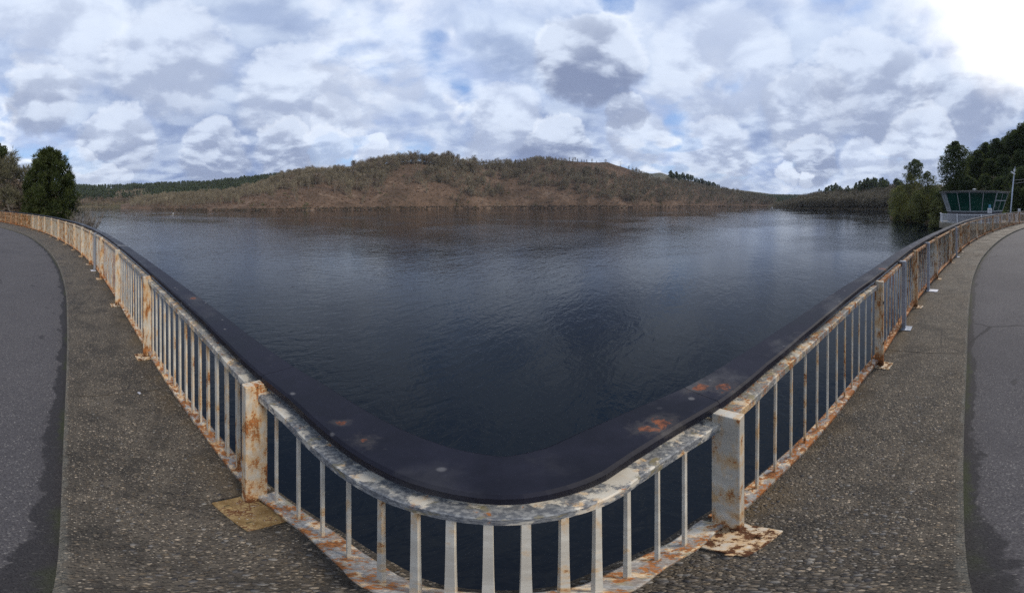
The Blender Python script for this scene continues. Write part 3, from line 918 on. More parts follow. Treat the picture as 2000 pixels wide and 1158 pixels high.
def leaf_tris(c, size, rng, flat=0.0):
    n = len(c)
    a = rng.normal(size=(n, 3)); b = rng.normal(size=(n, 3))
    a[:, 2] *= (1 - flat); b[:, 2] *= (1 - flat)
    a /= np.linalg.norm(a, axis=1)[:, None]; b -= (a * b).sum(1)[:, None] * a; b /= np.linalg.norm(b, axis=1)[:, None]
    s = size[:, None]
    V = np.stack([c - a * s * .5, c + b * s * .55, c + a * s * .6 - b * s * .25], 1).reshape(-1, 3)
    return V, np.arange(n * 3).reshape(-1, 3)

def cat(parts):
    V, F, M, n = [], [], [], 0
    for v, f, m in parts:
        V.append(v); F.append(f + n); M.append(np.full(len(f), m)); n += len(v)
    return np.concatenate(V), np.concatenate(F), np.concatenate(M)

def bare_template(seed, ntwig=200, upright=.6, width=.30, tw=.015):
    """bare tree of unit height"""
    g = np.random.default_rng(seed)
    lean = g.normal(0, .03, 2)
    segs = [(0, 0, 0, lean[0] * .5, lean[1] * .5, .45, .019, .013), (lean[0] * .5, lean[1] * .5, .45, lean[0], lean[1], .82, .013, .005)]
    ends = []
    for k in range(9):
        h = g.uniform(.22, .72); a = g.uniform(0, 6.283); L = g.uniform(.2, .38) * (1.1 - h * .5)
        p0 = np.array([lean[0] * h, lean[1] * h, h]); d = np.array([math.cos(a) * (1 - upright * .6), math.sin(a) * (1 - upright * .6), .55 + upright * .4])
        p1 = p0 + d / np.linalg.norm(d) * L
        segs.append((*p0, *p1, .006, .002)); ends.append(p1)
    tv, tf = prisms(segs)
    ph = g.uniform(0, 6.283, ntwig); hh = g.beta(2.0, 1.5, ntwig) * .80 + .18
    env = width * np.sqrt(np.clip(1 - ((hh - .58) / .46) ** 2, .02, 1))
    rr = env * np.sqrt(g.uniform(.02, 1, ntwig))
    lump = 1 + .35 * np.sin(ph * 3 + seed) * np.sin(hh * 14 + seed * 2)
    p = np.stack([np.cos(ph) * rr * lump, np.sin(ph) * rr * lump, hh * (.94 + .06 * lump)], 1)
    d = np.stack([np.cos(ph) * rr * 1.8, np.sin(ph) * rr * 1.8, (.22 + upright * .12) + 0 * hh], 1) + g.normal(0, .11, (ntwig, 3)); d[:, 2] = np.abs(d[:, 2])
    cv, cf = slivers(p, d, g.uniform(.07, .16, ntwig), g.uniform(.6, 1.3, ntwig) * tw, g)
    return (tv, tf, 0), (cv, cf, 1)

def leafy_template(seed, n=90, size=.14, width=.22, base=.25, clumps=9, flat=.2, shape='oval', trunk_r=.015):
    """leafy tree of unit height: leaves gathered in clumps round limb ends"""
    g = np.random.default_rng(seed)
    segs = [(0, 0, 0, 0, 0, .9, trunk_r, trunk_r * .25)]
    C, R = [], []
    for k in range(clumps):
        f = (k + .5) / clumps
        h = base + (1 - base) * f * .97
        if shape == 'oval': e = width * math.sqrt(max(.04, 1 - ((f - .42) / .62) ** 2))
        elif shape == 'cone': e = width * (1 - f * .85)
        else: e = width * (.35 + .65 * f) if f < .8 else width * .7
        a = k * 2.4 + g.uniform(-.5, .5)
        rad = e * g.uniform(.35, .8) if f < .93 else 0
        c = np.array([math.cos(a) * rad, math.sin(a) * rad, h]); C.append(c); R.append(max(.05, e * g.uniform(.42, .68)))
        segs.append((0, 0, max(0.05, h - rad * .55), *c, trunk_r * .4, trunk_r * .12))
    tv, tf = prisms(segs)
    C = np.array(C); R = np.array(R)
    idx = g.integers(0, clumps, n)
    v = g.normal(size=(n, 3)); v /= np.linalg.norm(v, axis=1)[:, None]
    rr = g.uniform(.25, 1.05, n) ** .6
    p = C[idx] + v * (rr * R[idx])[:, None] * np.array([1, 1, 1 - flat * 1.6 if flat < .5 else .35])
    cv, cf = leaf_tris(p, size * g.uniform(.6, 1.4, n), g, 0)
    return (tv, tf, 0), (cv, cf, 1)

def rnd_attr(me, nv, per=3, rng=RNG):
    k = (nv + per - 1) // per
    set_attr(me, 'rnd', np.repeat(rng.uniform(0, 1, k), per)[:nv])

def template_mesh(name, parts, mats):
    V, F, M = cat(parts)
    me = mesh_data(name, V, F, mats, M)
    rnd_attr(me, len(V))
    return me

def mass(name, templates, P, H, W, mats, seed, parent=None):
    """many trees merged into one piece of woodland"""
    g = np.random.default_rng(seed)
    Vs, Fs, Ms, Rs, n = [], [], [], [], 0
    which = g.integers(0, len(templates), len(P))
    for k, tp in enumerate(templates):
        V, F, M = cat(tp)
        sel = np.where(which == k)[0]
        if not len(sel): continue
        a = g.uniform(0, 6.283, len(sel)); c, s = np.cos(a)[:, None], np.sin(a)[:, None]
        w = (H[sel] * W[sel])[:, None]
        X = (V[None, :, 0] * c - V[None, :, 1] * s) * w + P[sel, 0:1]
        Y = (V[None, :, 0] * s + V[None, :, 1] * c) * w + P[sel, 1:2]
        Z = V[None, :, 2] * H[sel][:, None] + P[sel, 2:3]
        Vs.append(np.stack([X, Y, Z], -1).reshape(-1, 3))
        Fs.append((F[None] + (np.arange(len(sel)) * len(V))[:, None, None]).reshape(-1, 3) + n)
        Ms.append(np.tile(M, len(sel)))
        tint = g.uniform(0, 1, len(sel))
        Rs.append((np.repeat(tint, len(V)) * .65 + np.repeat(g.uniform(0, 1, len(sel) * len(V) // 3 + 1), 3)[:len(sel) * len(V)] * .35))
        n += len(sel) * len(V)
    V = np.concatenate(Vs); F = np.concatenate(Fs)
    o = obj(name, V, F, mats, parent, np.concatenate(Ms))
    set_attr(o.data, 'rnd', np.concatenate(Rs))
    o['kind'] = 'stuff'
    return o

# ------------------------------------------------------------------ trees of the main hill
BARE = [bare_template(100 + i, 250, .72 + .07 * (i % 4), [.17, .22, .19, .25, .16, .21][i], .0215) for i in range(6)]
BARE_ME = [template_mesh('bare_tree', b_, [M_greybark, M_twig if i % 3 else M_brown_twig]) for i, b_ in enumerate(BARE)]

def wood_density(x, tt):
    """how closely trees stand on the main hill; low on the cut-over slopes"""
    d = np.full_like(x, 1.0)
    u = wob(x * .03, tt * 6, 77)
    d = np.where((x > 400) & (x < 660) & (tt < .50 + .12 * u - (x < 470) * .2), .04, d)
    lo = 790 - tt * 0; band = np.abs(x - (740 + tt * 95)) 
    d = np.where((x > 640) & (x < 900) & (tt < .30 + .1 * u), .13, d)
    d = np.where((band < 26 + 10 * u) & (tt > .15) & (tt < .86), .05, d)
    d = np.where((x > 880) & (x < 1000) & (tt < .12), .35, d)
    d = np.where((x > 985) & (x < 1195) & (tt < .34 - (x - 1020) / 170 * .30 + .05 * u), .04, d)
    d = np.where((x > 925) & (x < 1015) & (np.abs(tt - (.62 - (x - 925) / 90 * .3)) < .07), .08, d)
    d = np.where((x > 1108) & (x < 1235) & (tt > .72 - (x - 1108) * .0006), .03, d)
    d = np.where((x > 1235) & (x < 1300) & (tt > .9), .2, d)
    return d

g = np.random.default_rng(5)
N = 9000
xx = g.uniform(255, 1515, N); tt = g.uniform(.01, 1.06, N) ** .8
rs, rr, zr = MAIN.cols(xx)
area = (rr - rs) * (rs + (rr - rs) * tt)
keep = g.uniform(0, 1, N) < wood_density(xx, tt) * np.clip(area / 90000, .2, 1) * np.where(tt > .8, 1.15, .8)
xx, tt = xx[keep], tt[keep]
X, Y, Z = MAIN.point(xx, tt)
rr_ = np.hypot(X, Y)
H = g.uniform(6.0, 13.5, len(xx)) * (1 + .28 * wob(xx * .11, tt * 22, 19)) + np.where((xx > 690) & (xx < 930) & (tt > .75), g.uniform(2, 10, len(xx)), 0) + np.where((xx > 540) & (xx < 690), 2, 0)
H = np.where((tt < .06), H * .7, H)
H = np.where((xx > 1000) & (xx < 1110) & (tt > .85), H * .75, H)
H = np.where(xx < 470, H * .85, H)
W = g.uniform(.75, 1.35, len(xx))
PT = np.stack([X, Y, Z - .3], 1)
order = np.argsort(-(H / rr_))
ridge = [i for i in order if tt[i] > .88][:110]
shore = [i for i in order if tt[i] < .10][:80]
slope = [i for i in order if .12 < tt[i] < .85][:105]
chosen = set()
for lst, lab, grp in ((ridge, 'leafless tree on the skyline of the brown hill across the water', 'bare trees on the hill skyline'),
                      (shore, 'leafless tree at the foot of the brown hill by the waterline', 'bare trees along the hill shore'),
                      (slope, 'leafless tree halfway up the brown hill across the water', 'bare trees on the hill slope')):
    for i in lst:
        chosen.add(i)
        o = bpy.data.objects.new('bare_tree', BARE_ME[int(g.integers(0, 6))]); link(o)
        o.location = PT[i]; o.scale = (H[i] * W[i], H[i] * W[i], H[i]); o.rotation_euler = (0, 0, g.uniform(0, 6.28))
        tag(o, lab, 'tree', grp)
rest = np.array([i for i in range(len(xx)) if i not in chosen])
wd = mass('bare_woodland', BARE, PT[rest], H[rest], W[rest], [M_greybark, M_twig], 8)
tag(wd, 'brown leafless winter woodland covering the hill across the water', 'woodland', kind='stuff')

# low cover on the hill: dead fern, cut branches, evergreen scrub
def scatter(hill, x0, x1, t0, t1, n, seed, dens=None):
    g = np.random.default_rng(seed)
    x = g.uniform(x0, x1, n); q = g.uniform(t0, t1, n)
    if dens is not None:
        k = g.uniform(0, 1, n) < dens(x, q); x, q = x[k], q[k]
    return np.stack(hill.point(x, q), 1), x, q, g

def clumps(name, P, n_per, rad, size, mats, seed, zf=.6, label=None, cat_=None, elong=None):
    g = np.random.default_rng(seed)
    m = len(P)
    R = rad * g.uniform(.5, 1.5, m)
    c = np.repeat(P, n_per, 0) + g.normal(0, 1, (m * n_per, 3)) * np.repeat(R, n_per)[:, None] * np.array([.5, .5, .4 * zf]) + np.array([0, 0, 1]) * (np.repeat(R, n_per) * .35 * zf)[:, None]
    if elong:
        d = g.normal(size=(m * n_per, 3)); d[:, 2] *= .15
        V, F = slivers(c, d, size * g.uniform(.6, 2.2, m * n_per) * elong, size * .35 * g.uniform(.6, 1.4, m * n_per), g)
    else:
        V, F = leaf_tris(c, size * g.uniform(.6, 1.4, m * n_per), g)
    o = obj(name, V, F, mats)
    set_attr(o.data, 'rnd', np.repeat(np.repeat(g.uniform(0, 1, m), n_per) * .6 + g.uniform(0, .4, m * n_per), 3))
    return tag(o, label, cat_, kind='stuff')

P, x, q, g = scatter(MAIN, 300, 1500, .0, 1.0, 5200, 91)
clumps('dead_fern', P, 9, 1.8, 1.1, M_fern, 92, .5, 'rusty brown dead fern covering the hill ground', 'fern')
P, x, q, g = scatter(MAIN, 400, 1240, .01, .95, 9000, 93, lambda x, q: (wood_density(x, q) < .2) * .6)
clumps('cut_branches', P, 7, 1.6, .55, M_slash, 94, .4, 'cut branches and brushwood lying over the cleared slopes', 'brushwood', elong=3.0)
P, x, q, g = scatter(MAIN, 430, 1480, .005, .95, 520, 95, lambda x, q: .12 + .5 * ((x > 690) & (x < 800) & (q > .55)) + .25 * (q < .05) + .3 * (x > 1300))
clumps('evergreen_scrub', P, 34, 3.4, 1.3, M_shrub, 96, 1.0, 'dark green scrub scattered over the brown hill', 'scrub')

P, x, q, g = scatter(MAIN, 300, 1510, .0, .018, 1500, 97)
clumps('shore_brush', P, 16, 1.5, .8, M_bark, 98, .5, 'dark stones and brush along the waterline of the hill', 'shore debris')

# little dark conifers and lone trees along the crest right of the hill's top
CON = [leafy_template(300 + i, 150, .12, .2, .12, 10, .3, 'cone') for i in range(3)]
CON_ME = [template_mesh('small_conifer', c, [M_bark, M_pine]) for c in CON]
for i, (x, h) in enumerate([(1112, 9), (1118, 6), (1128, 8), (1136, 7), (1141, 6), (1146, 7), (1165, 5)]):
    p = MAIN.point(x, .99); o = bpy.data.objects.new('small_conifer', CON_ME[i % 3]); link(o)
    o.location = (float(p[0]), float(p[1]), float(p[2]) - .2); o.scale = (h * 1.3, h * 1.3, h)
    tag(o, 'small dark conifer on the bare ridge right of the hill top', 'conifer', 'conifers on the bare ridge')
lone = template_mesh('lone_tree', bare_template(400, 110, .4, .34, .012), [M_bark, M_brown_twig])
for x, h in ((1212, 14), (1236, 13), (1243, 12), (1228, 9)):
    p = MAIN.point(x, 1.0); o = bpy.data.objects.new('lone_tree', lone); link(o)
    o.location = (float(p[0]), float(p[1]), float(p[2]) - .2); o.scale = (h, h, h); o.rotation_euler = (0, 0, x)
    tag(o, 'thin lone tree standing against the sky right of the hill top', 'tree', 'lone skyline trees')
# row of tall pines on the far right crest
PINE_T = [leafy_template(320 + i, 150, .13, .17, .42, 9, .3, 'oval', .013) for i in range(4)]
PINE_ME = [template_mesh('ridge_pine', c, [M_bark, M_pine]) for c in PINE_T]
g = np.random.default_rng(61)
for i in range(44):
    x = 1309 + 96 * (i / 43) + g.uniform(-1.5, 1.5); p = MAIN.point(x, g.uniform(.90, 1.0))
    h = (30 - 12 * (i / 43)) * g.uniform(.8, 1.08)
    o = bpy.data.objects.new('ridge_pine', PINE_ME[i % 4]); link(o)
    o.location = (float(p[0]), float(p[1]), float(p[2]) - .5); o.scale = (h * .95, h * .95, h); o.rotation_euler = (0, 0, g.uniform(0, 6.28))
    tag(o, 'tall thin pine in the row on the far right ridge', 'pine', 'pines on the far right ridge')

# ------------------------------------------------------------------ far left forest and shore wood
DARK = [leafy_template(340 + i, 70, .17, .2, .2, 8, .2, 'oval') for i in range(4)]
P, x, q, g = scatter(FARL, 100, 640, .10, 1.02, 6000, 101, lambda x, q: np.where(wob(x * .035, q * 5, 5) + (q - .5) * 1.1 + .25 > -.05, .85, np.where(q > .9, .6, .10)))
wd = mass('conifer_forest', DARK, P, g.uniform(11, 19, len(P)), g.uniform(.8, 1.3, len(P)), [M_bark, M_euca], 102)
tag(wd, 'dark evergreen forest covering the distant hills on the left', 'forest', kind='stuff')
P, x, q, g = scatter(FARL, 120, 620, .0, .35, 1800, 103, lambda x, q: .9 - q * 2)
wd = mass('far_shore_wood', BARE[:3], P, g.uniform(7, 12, len(P)), g.uniform(.9, 1.5, len(P)), [M_bark, M_brown_twig], 104)
tag(wd, 'brown leafless wood along the far shore on the left', 'woodland', kind='stuff')
# far right: woods in front of the pale mountains
P, x, q, g = scatter(FARR, 1430, 1720, .02, .6, 2200, 105)
wd = mass('valley_forest', DARK, P, g.uniform(12, 20, len(P)), g.uniform(.9, 1.4, len(P)), [M_bark, M_euca], 106)
tag(wd, 'hazy forest in the valley at the far end of the lake', 'forest', kind='stuff')

P, x, q, g = scatter(WOOD, 1512, 1800, .0, .75, 2100, 107, lambda x, q: 1.0 + 0 * x)
hh = g.uniform(9, 15, len(P)) * np.clip((x - 1490) / 90, .35, 1)
wd = mass('shore_wood', BARE, P, hh, g.uniform(.9, 1.5, len(P)), [M_bark, M_twig], 108)
tag(wd, 'leafless wood along the shore left of the control cabin', 'woodland', kind='stuff')
g = np.random.default_rng(71)
EU = [leafy_template(360 + i, 190, .12, .24, .3, 11, .2, 'oval', .014) for i in range(4)]
EU_ME = [template_mesh('dark_tree', c, [M_bark, M_euca]) for c in EU]
sky_rows = [(1596, 366), (1620, 362), (1640, 358), (1660, 364), (1680, 352), (1700, 348), (1720, 349), (1745, 345), (1765, 356), (1800, 356)]
for i in range(110):
    x = 1597 + g.uniform(0, 1) ** .75 * 200; tq = g.uniform(.5, 1.0); p = [float(v) for v in WOOD.point(x, tq)]
    top = row_z(np.interp(x, [s_[0] for s_ in sky_rows], [s_[1] for s_ in sky_rows]) + g.uniform(-3, 9), math.hypot(p[0], p[1]))
    h = max(8, top - p[2])
    o = bpy.data.objects.new('dark_tree', EU_ME[i % 4]); link(o)
    o.location = (p[0], p[1], p[2] - .4); o.scale = (h * .8, h * .8, h); o.rotation_euler = (0, 0, g.uniform(0, 6.28))
    tag(o, 'dark evergreen tree behind the leafless shore wood', 'tree', 'dark trees behind the shore wood')

# ------------------------------------------------------------------ big trees near the dam
def big_leafy(name, base, H, width, n, size, mat, seed, label, cat_, group=None, base_f=.15, clumps_=26, shape='oval', flat=.2, bark=M_bark, tr=.02, sx=1.0):
    tr_, cr_ = leafy_template(seed, n, size / H, width / H * .5, base_f, clumps_, flat, shape, tr)
    root = empty(name, base)
    if label: tag(root, label, cat_, group)
    tv = tr_[0] * H; cv = cr_[0] * H
    trk = obj('trunk', tv, tr_[1], bark, root); rnd_attr(trk.data, len(tv), 6)
    c = obj('crown', cv, cr_[1], mat, root); rnd_attr(c.data, len(cv))
    root.rotation_euler = (0, 0, seed)
    return root

def branchy(seed, H, spread, levels=4, twig=900, tw=.03):
    """bare tree or bush with forking limbs, real size"""
    g = np.random.default_rng(seed)
    segs, tips = [], []
    def grow(p, d, L, r, lev):
        q = p + d * L
        segs.append((*p, *q, r, r * .68))
        if lev == 0:
            tips.append((q, d)); return
        for _ in range(3 if lev > 1 else 3):
            nd = d + g.normal(0, spread, 3); nd[2] += .18; nd /= np.linalg.norm(nd)
            grow(p + (q - p) * g.uniform(.55, 1), nd, L * g.uniform(.58, .82), r * .6, lev - 1)
    grow(np.zeros(3), np.array([g.normal(0, .05), g.normal(0, .05), 1.0]), H * .32, H * .016, levels)
    tv, tf = prisms(segs)
    T = np.array([q for q, d in tips]); Dd = np.array([d for q, d in tips])
    idx = g.integers(0, len(T), twig)
    p = T[idx] - Dd[idx] * g.uniform(0, H * .08, twig)[:, None]
    d = Dd[idx] + g.normal(0, .45, (twig, 3)); d[:, 2] += .25
    cv, cf = slivers(p, d, g.uniform(.04, .10, twig) * H, tw * g.uniform(.6, 1.3, twig), g)
    return tv, tf, cv, cf

def bare_big(name, base, H, seed, label, cat_, group=None, spread=.42, twig=1500, tw=.05, bark=M_greybark, tmat=M_greytwig, levels=5):
    tv, tf, cv, cf = branchy(seed, H, spread, levels, twig, tw)
    root = empty(name, base); tag(root, label, cat_, group)
    a = obj('trunk', tv, tf, bark, root); rnd_attr(a.data, len(tv), 6)
    b_ = obj('twigs', cv, cf, tmat, root); rnd_attr(b_.data, len(cv))
    root.rotation_euler = (0, 0, seed * 1.3)
    return root

def copy_tree(root, base, s, rz, label, group=None):
    r = root.copy(); COL.objects.link(r)
    r.location = base; r.scale = (s, s, s); r.rotation_euler = (0, 0, rz)
    r['label'] = label
    if group: r['group'] = group
    for ch in root.children:
        c = ch.copy(); COL.objects.link(c); c.parent = r
    return r

def gz(hill, x, r):
    rs, rr, zr = [float(v) for v in hill.cols(x)]
    q = (r - rs) / (rr - rs)
    return tuple(float(v) for v in hill.point(x, q))

# left bank
def evergreen_mass():
    """the dense round-topped evergreen at the left end of the dam"""
    g = np.random.default_rng(15)
    base = np.array(at(97, 46)); base[2] = -3.2
    root = empty('evergreen_tree', base)
    tag(root, 'big dense dark green evergreen tree at the left end of the dam', 'tree')
    C, R, segs = [], [], [(0, 0, 0, 0, 0, 10, .32, .08)]
    prof = [(0, 3.9), (.12, 4.6), (.3, 4.9), (.5, 4.8), (.65, 4.4), (.8, 3.6), (.92, 2.4), (1, .9)]
    for k in range(120):
        f = (k + .5) / 120; z = .3 + 13.2 * f
        e = np.interp(f, [p[0] for p in prof], [p[1] for p in prof]); a = k * 2.399 + g.uniform(-.3, .3)
        rad = e * g.uniform(.62, .92); r = g.uniform(.7, 1.25) * (1.05 - .4 * f)
        c = np.array([math.cos(a) * rad, math.sin(a) * rad, z + g.uniform(-.3, .3)]); C.append(c); R.append(r)
        segs.append((0, 0, max(.2, z - rad * .5), *c, .07, .02))
        if k % 3 == 0:
            C.append(np.array([math.cos(a) * rad * .35, math.sin(a) * rad * .35, z])); R.append(r * 1.25)
    C = np.array(C); R = np.array(R); n = 36000
    idx = g.integers(0, len(C), n); v = g.normal(size=(n, 3)); v /= np.linalg.norm(v, axis=1)[:, None]
    p = C[idx] + v * (R[idx] * g.uniform(.45, 1.08, n))[:, None] * np.array([1, 1, 1.15])
    d = v * .7 + np.array([0, 0, .75]) + g.normal(0, .35, (n, 3))
    cv, cf = slivers(p, d, g.uniform(.22, .55, n), g.uniform(.10, .20, n), g)
    tv, tf = prisms(segs)
    a = obj('trunk', tv, tf, M_bark, root); rnd_attr(a.data, len(tv), 6)
    c = obj('crown', cv, cf, M_ever, root)
    set_attr(c.data, 'rnd', np.repeat(g.uniform(0, 1, len(C))[idx] * .6 + g.uniform(0, .4, n), 3))
evergreen_mass()
b0 = at(166, 43, -5.2)
def bush(name, base, H, W, n, seed, label, mat=M_greytwig, tw=.035):
    g = np.random.default_rng(seed)
    root = empty(name, base); tag(root, label, 'bush')
    a = g.uniform(0, 6.283, 60); s = g.uniform(.1, 1, 60) ** .7
    d = np.stack([np.cos(a) * s * W / H * .55, np.sin(a) * s * W / H * .55, np.ones(60)], 1); d /= np.linalg.norm(d, axis=1)[:, None]
    L = H * g.uniform(.65, .95, 60)
    segs = np.concatenate([g.normal(0, .15, (60, 3)) * [1, 1, 0], d * L[:, None], np.full((60, 1), .03), np.full((60, 1), .008)], 1)
    tv, tf = prisms(segs)
    i = g.integers(0, 60, n); f = g.uniform(.25, 1, n)
    p = d[i] * (L[i] * f)[:, None] + g.normal(0, .12, (n, 3))
    dd = d[i] + g.normal(0, .55, (n, 3)); dd[:, 2] += .2
    cv, cf = slivers(p, dd, g.uniform(.3, .9, n), g.uniform(.6, 1.3, n) * tw, g)
    x = obj('stems', tv, tf, M_greybark, root); rnd_attr(x.data, len(tv), 6)
    y = obj('twigs', cv, cf, mat, root); rnd_attr(y.data, len(cv))
bush('grey_bush', b0, 6.6, 7.6, 6500, 21, 'grey leafless bush at the water beside the big evergreen')
LB = [(-4, 62, 15, 'left edge of the photo, tallest'), (8, 70, 15, ''), (20, 58, 12, ''), (32, 66, 13, ''), (45, 60, 11, ''), (2, 50, 9, ''), (24, 48, 8.5, ''), (48, 52, 8, ''), (-16, 55, 12, ''), (62, 75, 12, ''), (138, 52, 8.5, ''), (148, 50, 7, '')]
protoA = bare_big('leafless_tree', gz(LEFT, -4, 62), 15, 31, 'leafless tree on the left bank behind the rusty railing', 'tree', 'leafless trees on the left bank', .46, 3200, .055, M_bark, M_olivetwig)
protoB = bare_big('leafless_tree', gz(LEFT, 20, 58), 12, 32, 'leafless tree on the left bank behind the rusty railing', 'tree', 'leafless trees on the left bank', .5, 3200, .05, M_greybark, M_olivetwig)
for k, (x, r, h, nt) in enumerate(LB):
    if k in (0, 2): continue
    pr, h0 = (protoA, 15) if k % 2 else (protoB, 12)
    right_of = x > 130
    copy_tree(pr, gz(LEFT, x, r), h / h0, k * 1.7, 'small leafless tree showing right of the big evergreen' if right_of else 'leafless tree on the left bank behind the rusty railing',
              'leafless trees right of the evergreen' if right_of else 'leafless trees on the left bank')
g = np.random.default_rng(44)
P = np.array([gz(LEFT, x, r) for x, r in zip(g.uniform(-60, 120, 260), g.uniform(42, 105, 260))])
clumps('bank_scrub', P, 60, 2.2, .5, M_brown_twig, 45, 1.1, 'brown tangled undergrowth on the left bank', 'undergrowth', elong=2.6)
big_leafy('umbrella_pine', gz(LEFT, -8, 66), 12.8, 7, 2600, .55, M_pine, 46, 'dark pine poking up at the left edge of the picture', 'pine', base_f=.72, clumps_=9, flat=.3)

# right bank: named individuals
def pine(base, H, width, seed, label, group=None, base_f=.3, n=9000, size=.42, clumps_=40, flat=.28, mat=M_pine, shape='oval', name='pine_tree'):
    return big_leafy(name, base, H, width, n, size, mat, seed, label, 'pine' if 'pine' in name else 'tree', group, base_f, clumps_, shape, flat, tr=.012)
def top_row(y, r): return row_z(y, r)
def rb(x, r, ytop):
    b_ = gz(RIGHT, x, r); return b_, top_row(ytop, r) - b_[2]
b_, h = rb(1786, 128, 311); pine(b_, h, 9.5, 51, 'tall open-crowned pine left of the dark pine by the cabin', base_f=.66, n=3800, size=.5, clumps_=20)
b_, h = rb(1866, 108, 273); pine(b_, h, 13.0, 52, 'large black-green pine standing right behind the cabin roof', base_f=.16, n=16000, size=.5, clumps_=60)
k = 0
for x, r, y, wd_ in [(1908, 128, 292, 10), (1926, 140, 276, 10), (1948, 132, 268, 10), (1966, 138, 262, 10), (1982, 126, 250, 11), (2000, 120, 236, 12), (2018, 115, 228, 12), (2040, 110, 226, 12), (1896, 140, 305, 9), (1990, 100, 290, 11), (1960, 108, 300, 10), (1935, 112, 308, 9), (2015, 92, 290, 11), (1975, 85, 340, 9), (1998, 72, 325, 10), (2020, 70, 320, 10), (1950, 90, 345, 9), (1925, 98, 338, 9), (1890, 100, 345, 9), (1988, 64, 365, 8), (2010, 62, 360, 8), (1960, 78, 372, 8),
                      (2065, 100, 240, 11), (2090, 84, 270, 10), (2115, 104, 250, 11), (2140, 76, 300, 10), (2165, 92, 270, 11), (2070, 66, 320, 9), (2110, 62, 325, 9), (2155, 58, 335, 9)]:
    b_, h = rb(x, r, y)
    if k == 0:
        protoP = pine(b_, h, wd_, 54, 'dark evergreen tree on the wooded slope behind the lamp post', 'dark trees on the slope behind the lamp', .12, 11000, .5, 46); hP = h
    elif k == 1:
        protoQ = pine(b_, h, wd_, 55, 'dark evergreen tree on the wooded slope behind the lamp post', 'dark trees on the slope behind the lamp', .15, 11000, .5, 40, .15, M_euca); hQ = h
    else:
        pr, h0 = (protoP, hP) if k % 2 else (protoQ, hQ)
        copy_tree(pr, b_, h / h0, k * 2.1, 'dark evergreen tree on the wooded slope behind the lamp post', 'dark trees on the slope behind the lamp')
    k += 1
# lighter broadleaved trees and bushes by the water
for i, (x, r, y, w_, lab) in enumerate([(1757, 127, 364, 10, 'olive green bush at the water, leftmost of the right bank'), (1778, 122, 338, 9.5, 'tall olive tree at the water below the open-crowned pine'),
                                      (1800, 116, 372, 10, 'round yellow-green bush at the water in front of the olive tree'), (1812, 122, 336, 11, 'olive tree at the water between two pines'),
                                      (1829, 96, 388, 5, 'narrow leafy bush at the water touching the cabin')]):
    b_, h = rb(x, r, y)
    b_ = (b_[0], b_[1], b_[2] - .3)
    big_leafy('waterside_tree', b_, h + .3, w_, 7000, .42, M_olive if i != 3 else M_shrub, 70 + i, lab, 'tree' if 'tree' in lab else 'bush', base_f=.03, clumps_=34, flat=.05)
for i, (x, r, y, w_, lab) in enumerate([(1838, 112, 372, 9, 'shadowed shrub behind the left end of the cabin'), (1920, 95, 362, 9, 'pale leafless tree above the middle of the cabin roof'), (1945, 98, 340, 9, 'tall pale leafless tree behind the right end of the cabin')]):
    b_, h = rb(x, r, y)
    if i == 0: big_leafy('shrub', b_, h, w_, 4500, .4, M_euca, 80, lab, 'shrub', base_f=.03, clumps_=24)
    else: bare_big('leafless_tree', b_, h, 82 + i, lab, 'tree', None, .5, 3800, .06, M_greybark, M_twig)
g = np.random.default_rng(47)
P = np.array([gz(RIGHT, x, r) for x, r in [(xx_, float(np.interp(xx_, RIGHT.t[:, 0], RIGHT.t[:, 1])) + 1 + g.uniform(0, 1) ** 1.5 * 90) for xx_ in g.uniform(1745, 2178, 720)]])
clumps('slope_undergrowth', P, 90, 3.0, .6, M_euca, 48, 1.0, 'dark undergrowth filling the wooded slope on the right', 'undergrowth')

# ------------------------------------------------------------------ the control cabin on its round platform
CX, CY, _ = at(1903, 33.2)
face = math.atan2(-CY, -CX)           # bearing from cabin to camera
def octo(R, k, off=0.0):
    a = face + math.radians(off) + k * math.pi / 4
    return (R * math.cos(a), R * math.sin(a))
cabin = empty('control_cabin', (CX, CY, -.35))
tag(cabin, 'octagonal control cabin with outward leaning green glass on a platform', 'cabin')
OFF = -7.4
zf, zs, zt = 0.0, 1.32, 3.27          # floor, sill, head of the glass (cabin coordinates)
Rb, Rs_, Rt = 3.25, 3.30, 3.98
V = []; F = []
for z, R in ((-.62, 4.15), (-.05, 4.15), (0.0, 4.10)):
    V += [(R * math.cos(a), R * math.sin(a), z) for a in np.linspace(0, 2 * math.pi, 40, endpoint=False)]
for r_ in range(2):
    F += [(r_ * 40 + i, r_ * 40 + (i + 1) % 40, r_ * 40 + 40 + (i + 1) % 40, r_ * 40 + 40 + i) for i in range(40)]
F += [tuple(range(39, -1, -1)), tuple(range(80, 120))]
obj('platform', V, F, M_slab, cabin)
V, F = [], []
for z, R in ((-7.5, 2.1), (-1.1, 2.1), (-.625, 2.9)):
    V += [(R * math.cos(a), R * math.sin(a), z) for a in np.linspace(0, 2 * math.pi, 28, endpoint=False)]
for r_ in range(2):
    F += [(r_ * 28 + i, r_ * 28 + (i + 1) % 28, r_ * 28 + 28 + (i + 1) % 28, r_ * 28 + 28 + i) for i in range(28)]
F += [tuple(range(27, -1, -1)), tuple(range(56, 84))]
obj('pier', V, F, M_dam, cabin)
def prism8(R0, R1, z0, z1):
    V = [(*octo(R0, k, OFF), z0) for k in range(8)] + [(*octo(R1, k, OFF), z1) for k in range(8)]
    return V, [(i, (i + 1) % 8, 8 + (i + 1) % 8, 8 + i) for i in range(8)] + [tuple(range(7, -1, -1)), tuple(range(8, 16))]
obj('base_wall', *prism8(Rb, Rb, .003, zs - .1), M_wallgrey, cabin)
obj('sill', *prism8(Rs_ + .05, Rs_ + .05, zs - .1, zs), M_grey, cabin)
